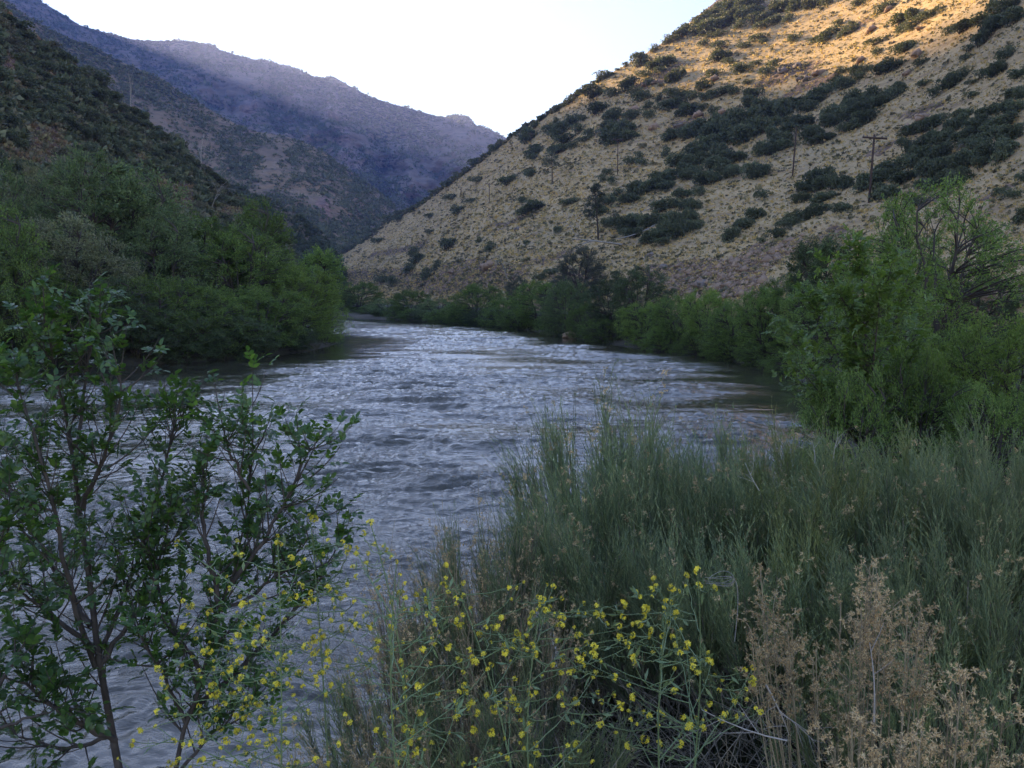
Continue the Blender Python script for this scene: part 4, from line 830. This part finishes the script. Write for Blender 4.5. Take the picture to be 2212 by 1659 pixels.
def rabbit_meshes(seed, nst=22, nw=50, lean=-.1, seedy=.03, dry=False, H=1.5, spread=.75, wl=.40, nl=11):
    q = np.random.default_rng(seed); tb = MB(); fb = MB(); sb = fb
    a = q.uniform(0, 2 * np.pi, nst); r = np.sqrt(q.uniform(.03, 1, nst)) * spread
    tip = np.stack([np.cos(a) * r + lean, np.sin(a) * r * .9, H * (1 - .42 * (r / spread) ** 2) * q.uniform(.6, .9, nst)], 1)
    b0 = tip * [.12, .12, 0] - [0, 0, .15]
    B = bez(b0, tip * [.9, .9, .42], tip, 9); tubes(tb, B, (.010 * np.linspace(1, .35, 9))[None] * q.uniform(.6, 1.2, (nst, 1)), 5)
    k = np.repeat(np.arange(nst), nw); t = q.uniform(.34, 1, len(k)) ** .8; s_ = (t * 8).astype(int).clip(0, 7); f = (t * 8 - s_)[:, None]
    P = B[k, s_] * (1 - f) + B[k, s_ + 1] * f; T = unit(B[k, s_ + 1] - B[k, s_])
    rad_ = np.stack([np.cos(a), np.sin(a), 0 * a], 1)[k] * (r / spread)[k][:, None]
    D = unit(T * .75 + rdir(q, len(k)) * .42 + rad_ * .35 + [lean * .3, 0, .62]); L = wl * q.uniform(.45, 1.15, len(k))
    E = P + D * L[:, None]; M = P + unit(T * .8 + rdir(q, len(k)) * .5 + [0, 0, .25]) * (L * .45)[:, None]
    W = bez(P, M, E, 7)
    tubes(tb if dry else fb, W, (.0026 * np.linspace(1, .35, 7))[None], 3)
    kk = np.repeat(np.arange(len(k)), nl); t = q.uniform(.15, 1, len(kk)); s_ = (t * 6).astype(int).clip(0, 5); f = (t * 6 - s_)[:, None]
    Q_ = W[kk, s_] * (1 - f) + W[kk, s_ + 1] * f; Tq = unit(W[kk, s_ + 1] - W[kk, s_])
    leaves(fb, Q_, Tq + rdir(q, len(kk)) * (.9 if dry else .38), (.014 if dry else .036) * q.uniform(.6, 1.4, len(kk)), .0040, q, 0, .1)
    w = q.uniform(size=len(k)) < seedy
    if w.any(): star(fb, W[w, -1], unit(W[w, -1] - W[w, -2]), q)
    return (tb.mesh('stem', M_DRYW if dry else M_RSTEM, True), fb.mesh('foliage', [M_DRYW if dry else M_RB, M_SEED]))
def star(mb, P, D, q, n=7, L=.015, cl=6, rad=.018):
    """clusters of open papery seed stars"""
    i = np.repeat(np.arange(len(P)), cl); c = P[i] + D[i] * q.uniform(-.03, .02, (len(i), 1)) + q.normal(0, rad * .6, (len(i), 3))
    j = np.repeat(np.arange(len(c)), n); d = unit(D[i][j] * .5 + rdir(q, len(j)))
    leaves(mb, c[j], d, L * q.uniform(.7, 1.3, len(j)), .0042, q, 1, .1)
RV = [rabbit_meshes(500 + i, lean=-.12 - .1 * (i == 1), nst=24, nw=52) for i in range(4)]
RL = [rabbit_meshes(520 + i, lean=-.34, nst=20, nw=46, seedy=.08, spread=.7) for i in range(2)]      # leaning toward the river
RD = [rabbit_meshes(540 + i, lean=-.3, nst=17, nw=22, seedy=.4, dry=True, spread=.6, wl=.42, nl=12) for i in range(2)]
def shrub(name, var, px, top, Y, label, rz=None, wide=1.0, mat=None, cat='rabbitbrush', group='rabbitbrush covering the near bank', H=1.5):
    tp = pt(px, top, Y); x = float(tp[0]); z = float(gz(x, Y)); z = max(z, -.1); h = (tp[2] - z) / (H * 1.0)
    e = empty(name, (x, Y, z), g.uniform(-.6, .6) if rz is None else rz); e.scale = (wide * max(h, .75), wide * max(h, .75), h)
    link('stem', var[0], e); link('foliage', var[1], e, mat=mat)
    return tag(e, label, cat, group)
RBL = []
def rb(px, Y, top, kind, label, **kw):
    v = {'g': RV, 'l': RL, 'd': RD}[kind]; RBL.append(shrub('rabbitbrush' if kind != 'd' else 'dry_rabbitbrush', v[len(RBL) % len(v)], px, top, Y, label, **kw)); return RBL[-1]
rb(1385, 8.3, 835, 'l', 'rabbitbrush leaning farthest out over the river with bare tan arm', wide=.8)
rb(1420, 8.4, 865, 'l', 'green rabbitbrush behind the leaning one, feathery top against water')
rb(1510, 8.6, 890, 'g', 'rabbitbrush with pale seed sprays seen against the river')
rb(1610, 8.8, 880, 'g', 'tall thin topped rabbitbrush against the darkest river patch')
rb(1700, 8.6, 915, 'g', 'low green rabbitbrush just left of the ash thicket base')
rb(1790, 8.3, 900, 'g', 'yellowish green rabbitbrush with white dead tips below the ash thicket', mat=M_RBY)
rb(1890, 8.0, 905, 'g', 'upright green rabbitbrush beneath the centre of the ash thicket')
rb(1990, 7.9, 905, 'g', 'upright yellow green rabbitbrush right of the ash thicket base', mat=M_RBY)
rb(2090, 7.7, 915, 'g', 'dense upright rabbitbrush below the fine leaved willow')
rb(2190, 7.5, 880, 'g', 'tall rabbitbrush touching the right edge of the view')
rb(1360, 6.9, 985, 'l', 'green rabbitbrush at the water edge, left end of the green mass', wide=.75)
rb(1390, 6.9, 955, 'g', 'green rabbitbrush with grey leaning stems, second from the water edge')
rb(1500, 6.7, 960, 'g', 'dark green rabbitbrush in the middle of the leaning stems')
rb(1610, 6.6, 955, 'g', 'rabbitbrush mixed with brown withered leaves at mid bank')
rb(1720, 6.4, 965, 'g', 'green rabbitbrush under the white dead tips')
rb(1830, 6.3, 960, 'g', 'pale green rabbitbrush in the middle of the right hand mass', mat=M_RBY)
rb(1940, 6.2, 965, 'g', 'thick green rabbitbrush right of the pale green one')
rb(2060, 6.1, 955, 'g', 'even topped green rabbitbrush before the low willow')
rb(2170, 6.0, 965, 'g', 'rabbitbrush with one pink dry flower near the right edge')
rb(2270, 5.9, 940, 'g', 'rabbitbrush half outside the right edge')
rb(1185, 6.2, 1045, 'd', 'greyish tan dry rabbitbrush fuzzing the shoreline, topmost of the dry ones', wide=.8)
rb(1255, 5.7, 1060, 'g', 'green rabbitbrush behind the tan dry shoreline shrub')
rb(1360, 5.5, 1090, 'g', 'green rabbitbrush above the tangle of bare grey stems')
rb(1480, 5.3, 1110, 'g', 'dark green rabbitbrush over the white looped twig')
rb(1610, 5.1, 1120, 'g', 'green rabbitbrush with straight wands left of the tall dry stalks')
rb(1740, 4.9, 1130, 'g', 'green rabbitbrush behind the tall dry seed stalks')
rb(1870, 4.8, 1130, 'g', 'olive rabbitbrush partly hidden by the tallest seed stalk', mat=M_RBY)
rb(1990, 4.6, 1130, 'g', 'green rabbitbrush right of the tallest seed stalk')
rb(2110, 4.4, 1130, 'g', 'deep green rabbitbrush with long straight wands at lower right')
rb(2220, 4.2, 1120, 'g', 'rabbitbrush at the lower right edge')
rb(1085, 5.2, 1090, 'd', 'dry rabbitbrush with orange tan tufts standing before open water', wide=.7)
rb(1010, 4.8, 1290, 'l', 'low green rabbitbrush at the waterline behind the mustard', wide=.7)
rb(1130, 4.6, 1220, 'l', 'green rabbitbrush with drooping stems above the mustard flowers', wide=.8)
rb(1120, 5.7, 1095, 'l', 'low fine stemmed rabbitbrush sloping down to open water', wide=.7)
rb(1010, 5.0, 1170, 'd', 'low airy tan twigs nearest the open water', wide=.8)
rb(950, 4.6, 1290, 'd', 'low tan twiggy shrub left of the drooping rabbitbrush', wide=.8)
rb(1170, 4.5, 1230, 'd', 'brown leafless rabbitbrush in the shadowed middle of the bank')
rb(2150, 3.5, 1330, 'g', 'front rabbitbrush with long green wands in the lower right')
rb(2010, 3.4, 1400, 'g', 'short rabbitbrush among the dry stalks at the bottom right')
rb(915, 4.1, 1450, 'l', 'thin low rabbitbrush beside the ash sapling foot')
rb(1010, 3.9, 1430, 'd', 'grey brown twiggy shrub behind mustard stems at bottom centre')
rb(1190, 3.8, 1450, 'g', 'low dim green shrub under the mustard at bottom centre')
rb(820, 3.6, 1540, 'd', 'small dead shrub at the bottom edge left of centre')

# tall dry stalks with papery seed heads, fanning from the bottom right
def stalks(px0, Y0, tips, label, seed, dens=1.0):
    q = np.random.default_rng(seed); x0 = float(pt(px0, 1700, Y0)[0]); base = np.array([x0, Y0, float(gz(x0, Y0))])
    tb = MB(); fb = MB(); sb = fb
    t = np.array(tips, float); n = len(t); rep = 2
    i = np.repeat(np.arange(n), rep); E = pt(t[i, 0] + q.normal(0, 9, n * rep), t[i, 1] + np.abs(q.normal(0, 40, n * rep)), Y0 + t[i, 2] + q.normal(0, .05, n * rep)) - base
    b = q.normal(0, .05, (len(E), 3)) * [1, 1, 0] - [0, 0, .05]
    M = b + (E - b) * [.78, .78, .30] + q.normal(0, .03, E.shape)
    B = bez(b, M, E, 12); tubes(tb, B, (.0062 * np.linspace(1, .3, 12))[None] * q.uniform(.6, 1.2, (len(E), 1)), 5)
    # fuzzy withered leaves along each stalk, side sprays and stars at the top
    k = np.repeat(np.arange(len(E)), int(60 * dens)); u = q.uniform(.12, .98, len(k)); s_ = (u * 11).astype(int).clip(0, 10); f = (u * 11 - s_)[:, None]
    P = B[k, s_] * (1 - f) + B[k, s_ + 1] * f; T = unit(B[k, s_ + 1] - B[k, s_])
    leaves(fb, P, T * .6 + rdir(q, len(k)) * .8, .016 * q.uniform(.5, 1.6, len(k)), .0036, q, 0, .1)
    k = np.repeat(np.arange(len(E)), 13); u = q.uniform(.70, 1.0, len(k)) ** .7; s_ = (u * 11).astype(int).clip(0, 10); f = (u * 11 - s_)[:, None]
    P = B[k, s_] * (1 - f) + B[k, s_ + 1] * f; T = unit(B[k, s_ + 1] - B[k, s_]); D = unit(T + rdir(q, len(k)) * .7); L = q.uniform(.04, .13, len(k))
    S = bez(P, P + T * L[:, None] * .5, P + D * L[:, None], 4); tubes(tb, S, .0014, 3)
    star(sb, S[:, -1], D, q, cl=4, rad=.011)
    e = empty('dry_seed_stalk', base); link('stem', tb.mesh('stem', M_DRYW, True), e); link('foliage', fb.mesh('foliage', [M_DRYW, M_SEED]), e)
    return tag(e, label, 'dry shrub', 'dry seed stalks at the bottom right')
stalks(1830, 3.1, [(1640, 1250, .1), (1665, 1300, 0), (1700, 1330, 0), (1690, 1345, .1), (1625, 1350, -.1), (1750, 1400, 0)], 'dry stalks bending left with brown seed tufts above the dark hollow', 81)
stalks(1890, 3.2, [(1870, 1190, .2), (1885, 1240, .1), (1900, 1260, .1), (1930, 1280, 0), (1860, 1320, 0), (1905, 1310, 0), (1830, 1290, .3)], 'tallest dry stalks with big golden tan seed heads', 82, 1.2)
stalks(1900, 3.0, [(1840, 1380, 0), (1985, 1310, 0), (2005, 1330, .1), (1965, 1320, 0)], 'dry stalks just right of the tallest with loose pale seed stars', 83)
stalks(2010, 2.8, [(2090, 1450, 0), (2130, 1530, 0), (2060, 1500, .1), (2160, 1560, .1), (2000, 1540, 0)], 'short dry sprays with orange tuft in the bottom right', 84, .8)
stalks(1860, 2.7, [(1850, 1560, 0), (1900, 1570, 0), (1950, 1560, .1), (1800, 1580, .1), (1990, 1600, 0)], 'low tangled dry sprays along the bottom edge', 85, .6)

# mustard: stems grown toward every flower head
FBL = '1340,570;1600,598;765,680;1025,680;1200,655;1420,675;1480,680;1655,700;1620,690;1260,748;1585,770;1715,765;1930,780;980,830;1500,865;1310,870;1345,900;1415,880;1750,860;1915,860;2005,858;1145,912;1040,918;1230,900;1340,938;1470,925;1690,940;1800,908;1840,890;1530,940;1580,960;1970,925;2200,880;790,935;815,995;905,985;1025,985;1140,1010;1885,970;2000,997;1570,1000;1430,1020;1515,1020;1690,1000;1040,1048;1145,1070;1140,1100;1390,1075;1525,1105;1625,1100;1895,1070;2100,1050;2170,1010;2150,1045;905,1115;1000,1110;980,1140;1045,1180;1200,1165;1255,1160;1370,1150;1415,1160;1540,1190;830,1178;925,1195;1010,1210;860,1235;695,1240;1060,1225;1340,1205;1180,1255;1155,1255;1290,1245;1310,1305;1255,1275;1390,1245;1540,1280;1735,1200;1830,1145;1945,1130;1980,1190;2090,1165;2185,1160;2020,1330;2010,1300;1830,1300;1750,1355;1965,1370;2140,1330;2190,1360;710,1305;895,1335;920,1300;1020,1290;1055,1335;1100,1380;1150,1350;675,1415;865,1420;935,1400;1015,1435;1075,1470;1175,1400;1215,1395;1330,1410;1490,1430;1190,1450;1640,1440;1695,1440;1815,1420;1975,1440;2125,1505;1750,1490;1815,1530;575,1540;750,1540;855,1510;1025,1500;1090,1520;955,1570;1035,1572;1080,1550;1100,1600;1195,1580;1235,1550;1365,1620;1280,1635;770,1625;870,1625;1745,1595;1800,1585;2055,1620'
FBR = '50,855;150,865;615,840;755,825;800,800;540,900;600,885;690,880;660,940;215,925;165,960;130,930;310,945;365,955;480,940;395,995;480,1005;520,1035;570,1000;655,965;700,985;675,1030;75,1030;90,990;200,1010;270,1050;345,1070;30,1085;40,1110;465,1090;355,1130;505,1135;280,1150;315,1165;520,1180;385,1200;725,1160;780,1190;180,1215;730,1060;850,1160;875,1255;1040,1225;1040,1270;10,1270;130,1260;75,1290;350,1270;440,1340;525,1350;20,1380;275,1370;480,1380;805,1365;835,1410;960,1370;1015,1360;740,1440;570,1415;510,1450;825,1450;635,1415;75,1470;35,1550;105,1555;240,1560;280,1555'
FL = [(float(a) / 2 * .9995, 831.7 + float(b) / 2) for a, b in (p_.split(',') for p_ in FBL.split(';'))] + [(1106 + float(a) / 2, 831.7 + float(b) / 2) for a, b in (p_.split(',') for p_ in FBR.split(';'))]
def flower_mesh(seed, nf=9, rad=.013, ps=.0085):
    q = np.random.default_rng(seed); mb = MB(); up = rdir(q, nf, .9); c = up * rad * q.uniform(.5, 1.25, (nf, 1)) * [1, 1, .9] - [0, 0, .004]
    tubes(mb, bez(np.zeros((nf, 3)) - [0, 0, rad * .9], c * .4, c, 3), .0007, 3, 1)
    k = np.repeat(np.arange(nf), 4); N = unit(c + [0, 0, .004] + rdir(q, nf) * .006)[k]; a0 = unit(np.cross(N, [0.3, .2, 1.0])); b0 = np.cross(N, a0); an = np.tile(np.arange(4) * np.pi / 2, nf) + q.uniform(0, 1, nf)[k]
    D = a0 * np.cos(an)[:, None] + b0 * np.sin(an)[:, None]; S = np.cross(N, D); P = c[k]
    V = np.stack([P, P + D * ps * .7 + S * ps * .42 + N * ps * .22, P + D * ps * 1.15 + N * ps * .1, P + D * ps * .7 - S * ps * .42 + N * ps * .22], 1)
    mb.add(V, np.arange(len(k))[:, None] * 4 + np.arange(4)[None])
    nb = 7; leaves(mb, rdir(q, nb) * [.004, .004, .002] + [0, 0, rad * .7], rdir(q, nb, 1.5), .006, .004, q, 2)
    return mb.mesh('flower_cluster', [M_YEL, M_MST, M_YEL])
FM = [flower_mesh(600 + i, 6 + 2 * i, .010 + .0022 * i) for i in range(5)]
PLC = [(560, 2.95, 'leftmost mustard plant, its long stems crossing the ash leaves'), (700, 2.75, 'mustard plant between the two ash saplings and open water'), (830, 3.1, 'tall mustard plant standing highest against the river'), (960, 2.8, 'sprawling mustard plant in front of the grey twigs at centre bottom'), (1115, 3.0, 'mustard plant with scattered blooms at the middle of the bottom edge'), (1265, 2.8, 'bushy mustard plant left of the thick upright stem'), (1400, 3.0, 'mustard plant with the densest cluster of blooms on the right'), (1520, 2.7, 'mustard plant with thick upright stem beside the dark hollow')]
MUST = []
PF = {i: [] for i in range(8)}
for (x, y) in FL: PF[int(np.argmin([abs(x - c[0]) + g.uniform(0, 240) for c in PLC]))].append((x, y))
for i, (pc, Y0, lb) in enumerate(PLC):
    q = np.random.default_rng(700 + i); x0 = float(pt(pc + 20, 1900, Y0)[0]); base = np.array([x0, Y0, float(gz(x0, Y0))])
    F = np.array(sorted(PF[i], key=lambda a: a[1])); n = len(F)
    F = np.concatenate([F, F + np.stack([q.normal(0, 15, n), q.uniform(4, 34, n)], 1), F + np.stack([q.normal(0, 34, n), q.uniform(10, 80, n)], 1)]); F = F[np.argsort(F[:, 1])]; n = len(F)
    E = pt(F[:, 0], F[:, 1] - 2, Y0 + q.uniform(-.3, .3, n)) - base
    tb = MB(); top = E[0]; m = bez(np.array([[0, 0, -.05]]), np.array([top * [.3, .3, .55] + [q.normal(0, .14), q.normal(0, .1), 0]]), np.array([top]), 14)
    tubes(tb, m, (.0055 * np.linspace(1, .3, 14))[None], 6); nodes = list(m[0][3:-1]); 
    for e_ in E[1:]:
        N_ = np.array(nodes); d = np.linalg.norm(N_ - e_, axis=1); dz = e_[2] - N_[:, 2]; cost = d + np.where(dz < d * .25, 3 * (d * .25 - dz) + .25, 0)
        j = int(np.argmin(cost)); a = N_[j]; L = np.linalg.norm(e_ - a)
        c = a + (e_ - a) * [.62, .62, .3] + q.normal(0, .012, 3)
        Bz = bez(a[None], c[None], e_[None], 9); Bz[0, 1:-1] += q.normal(0, .0025, (7, 3))
        tubes(tb, Bz, ((.0018 + .0018 * min(L, .7)) * np.linspace(1, .45, 9))[None], 5); nodes += list(Bz[0][2:-1])
    N_ = np.array(nodes); w = q.integers(0, len(N_), 170); D = rdir(q, 170, .6)                     # seed pods and small leaves
    tubes(tb, bez(N_[w], N_[w] + D * .01, N_[w] + (D + [0, 0, .6]) * .018, 3), .0009, 3)
    w = q.integers(0, len(N_), 60); leaves(tb, N_[w], rdir(q, 60), q.uniform(.02, .06, 60), .012, q)
    e = empty('mustard_plant', base); link('stem', tb.mesh('stem', M_MST, True), e)
    for j, p_ in enumerate(E):
        f = link('flower_cluster', FM[int(q.integers(5))], e, p_); f.rotation_euler = (q.uniform(-.5, .5), q.uniform(-.5, .5), q.uniform(0, 6.28)); f.scale = (q.uniform(.38, .84),) * 3
    tag(e, lb, 'mustard plant', 'yellow flowering mustard plants on the near bank'); MUST.append(e)

# extra bare mustard stems, ground tangle, weeds
def on_bank(n, q, x0, x1, y0, y1, smin=.0):
    x = q.uniform(x0, x1, n); y = q.uniform(y0, y1, n); ok = river_sd(x, y) > smin; x, y = x[ok], y[ok]
    return np.stack([x, y, gz(x, y)], 1)
q = np.random.default_rng(91)
mb = MB(); P = on_bank(15000, q, -1.6, 8, 2.3, 9.5); n = len(P); D = unit(rdir(q, n) * [1, .8, .5] + [-.3, 0, .35]); L = q.uniform(.25, .9, n)
tubes(mb, bez(P + [0, 0, .02], P + (D + [0, 0, .5]) * L[:, None] * .5, P + D * L[:, None] + [0, 0, .05], 6), (.0032 * np.linspace(1, .4, 6))[None] * q.uniform(.5, 1.5, (n, 1)), 3)
tag(link('dead_twig_tangle', mb.mesh('dead_twig_tangle', M_RSTEM)), 'tangle of grey dead twigs on the ground under the shrubs', None, None, 'stuff')
mb = MB(); P = on_bank(26000, q, -60, 60, 1.5, 120, -.3); P = np.concatenate([P, on_bank(14000, q, -3, 9, 1.5, 14, -.1)]); n = len(P)
k = np.repeat(np.arange(n), 7); s = np.clip(.16 + P[:, 1] * .006, .16, .9)[k]
leaves(mb, P[k] + q.normal(0, 1, (len(k), 3)) * s[:, None] * [.5, .5, 0], rdir(q, len(k), 1.6), s * q.uniform(.5, 1.4, len(k)), s * .09, q, 0, .1)
tag(link('bank_weeds', mb.mesh('bank_weeds', foliage_mat('weed_leaf', (.060, .080, .035), (.075, .075, .04), (.13, .11, .06), .25, clump=.6))), 'low weeds and grass covering the banks', None, None, 'stuff')
# bleached twigs
def twig(name, px, py, Y, D, L, r, label, seed, mat=M_PALE, n=3, spread=.8, depth=2):
    qq = np.random.default_rng(seed); mb = MB(); limbs(mb, np.zeros((1, 3)), unit(np.array([D], float)), np.array([L]), np.array([r]), qq, depth, 0, n, spread, 6)
    return tag(link(name, mb.mesh(name, mat, True), None, pt(px, py, Y)), label, 'twig')
twig('bleached_twig', 1888, 1560, 3.0, (.02, 0, 1), .30, .0032, 'thin white upright twig among the tallest seed stalks', 1, n=2, depth=1)
twig('bleached_twig', 1655, 1480, 3.0, (.4, .1, -.7), .28, .004, 'curling white twig over the dark hollow', 2, n=4, spread=1.3)
twig('bleached_twig', 1760, 1000, 7.4, (-.1, 0, 1), .22, .004, 'white dead tip poking out before the ash thicket, left one', 3)
twig('bleached_twig', 1800, 990, 7.4, (.1, 0, 1), .2, .004, 'white dead tip poking out before the ash thicket, right one', 4)
twig('bleached_twig', 1640, 1060, 5.6, (-.5, 0, .9), .22, .003, 'pale forked twig near the brown withered leaves', 5)
twig('bleached_twig', 1700, 1600, 2.7, (-1, 0, .25), .3, .003, 'grey bent twig lying across the dark hollow at the bottom', 6, M_DEAD)
# looped white twig
qq = np.random.default_rng(3); mb = MB(); n = 14; c0 = pt(1562, 1250, 4.0)
u = np.linspace(0, 1, 16); P = []
for j in range(9):
    b = qq.uniform(-.035, .05); x1 = qq.uniform(.05, .065); x0 = -qq.uniform(.05, .13)
    P.append(np.stack([x0 + (x1 - x0) * np.sin(u * np.pi / 2), .02 * np.sin(5 * u + j), b * np.sin(u * np.pi) ** .8 + qq.uniform(-.035, .01) * (1 - u)], 1))
tubes(mb, np.array(P) * .85, .0011, 5); tubes(mb, bez(np.array([[.055, 0, 0]]), np.array([[.10, .02, -.05]]), np.array([[.08, .05, -.35]]), 8), .0022, 5); tag(link('looped_twig', mb.mesh('looped_twig', M_DEAD, True), None, c0), 'bundle of white looping twigs lying above the mustard blooms at right', 'twig')
# brown withered leaves
mb = MB(); c0 = pt(1705, 1020, 5.6); qq = np.random.default_rng(8); P = np.array([[.02 * math.sin(j), 0, .0] for j in range(13)]) + np.linspace([-.03, 0, .16], [.08, 0, -.12], 13)
fineleaves(mb, P, rdir(qq, 13) + [0, 0, -.6], rdir(qq, 13), .085, .04, qq, 0, 1.2); tubes(mb, P[None][:, ::3], .003, 4)
tag(link('withered_leaf_spray', mb.mesh('withered_leaf_spray', plain_mat('withered_leaf', (.10, .055, .035), (.20, .13, .08), 30))), 'curled dark brown withered leaves caught in the rabbitbrush', 'dead leaves')
print('bank', time.time() - T0)
# ================================================================== LABELS OF THE HILLSIDE GROWTH
ORD = ['nearest', 'second nearest', 'third nearest', 'fourth nearest', 'fifth nearest', 'sixth nearest', 'seventh nearest', 'eighth nearest', 'ninth nearest', 'tenth nearest', 'eleventh nearest', 'twelfth nearest', 'thirteenth nearest', 'fourteenth nearest', 'fifteenth nearest', 'sixteenth nearest', 'seventeenth nearest', 'eighteenth nearest']
def name_all(objs, marks, noun, cat, group):
    by = {}
    for o in objs:
        x, y = proj(np.array(o.location) + [0, 0, o.scale[2] * .5])
        w_ = o.scale[0] * 1771 / max(o.location[1], 1)
        d = [math.hypot(x - a, y - b) for a, b, _ in marks]; j = int(np.argmin(d)); a, b, nm = marks[j]
        an = math.degrees(math.atan2(b - y, x - a)) % 360
        k = ['right of', 'up and right of', 'above', 'up and left of', 'left of', 'down and left of', 'below', 'down and right of'][int((an + 22.5) // 45) % 8]
        by.setdefault((j, k), []).append((d[j], w_, o))
    for (j, k), L in by.items():
        L.sort(key=lambda a: a[0])
        for r_, (d_, w_, o) in enumerate(L):
            sz = 'small ' if w_ < 12 else ('broad ' if w_ > 24 else '')
            tag(o, f"{sz}{noun} {k} {marks[j][2]}, {ORD[min(r_, 17)]}" if len(L) > 1 else f"{sz}{noun} {k} {marks[j][2]}", cat, group)
MR = [(x, y, nm) for _, (x, y), nm in POLES] + [(1184, 350, 'the round pine'), (1280, 450, 'the tall pine'), (1256, 565, 'the grey oak'), (1560, 8, 'the ridge top crag'), (1928, 96, 'the lone sunlit rock'), (1691, 157, 'the shadow edge boulders'), (1800, 165, 'the half lit rocks'), (1400, 178, 'the upper left rocks'), (1995, 253, 'the long rock band'), (2082, 313, 'the whitish rock'), (2200, 20, 'the top right corner'), (2200, 190, 'the upper right edge'), (2060, 420, 'the open ash crown'), (1775, 505, 'the columnar trees'), (1560, 600, 'the red scree'), (720, 570, 'the low left end of the hill'), (1100, 300, 'the skyline notch'), (1250, 210, 'the middle skyline'), (1480, 270, 'the mid slope rocks'), (1600, 320, 'the central thicket'), (1500, 440, 'the lower thicket'), (940, 540, 'the far lower slope'), (1660, 60, 'the top middle grass'), (1760, 90, 'the sunlit middle'), (1600, 180, 'the shadow line')]
name_all(BUSH, MR, 'dark scrub bush', 'bush', 'scrub bushes on the right hillside')
name_all(ROCKS, [m for m in MR if 'rock' not in m[2] and 'boulder' not in m[2] and 'crag' not in m[2]], 'jagged rock outcrop', 'rock', 'rock outcrops on the right hillside')
ML = [(95, 305, 'the brown bare patch'), (50, 200, 'the pale grass scar'), (8, 150, 'the left edge bare strip'), (385, 425, 'the reddish rock face'), (281, 222, 'the small upper snag'), (436, 325, 'the skyline snag'), (460, 450, 'the bleached branches'), (45, 50, 'the top left crags'), (185, 335, 'the tallest willow tip'), (600, 510, 'the low hill end'), (180, 150, 'the upper left skyline'), (350, 290, 'the mid left skyline'), (285, 362, 'the double topped willow'), (110, 170, 'the thin grass strip'), (240, 290, 'the left hill centre')]
name_all(CHAP, ML, 'dark chaparral shrub', 'shrub', 'chaparral shrubs on the left hillside')
name_all(ROCKL, ML, 'pinkish rock outcrop', 'rock', 'rock outcrops on the left hillside')
tag(p9, 'thin utility pole poking up behind the hill skyline before the far mountain', 'utility pole', 'utility poles on the right hillside')
print('total', time.time() - T0)
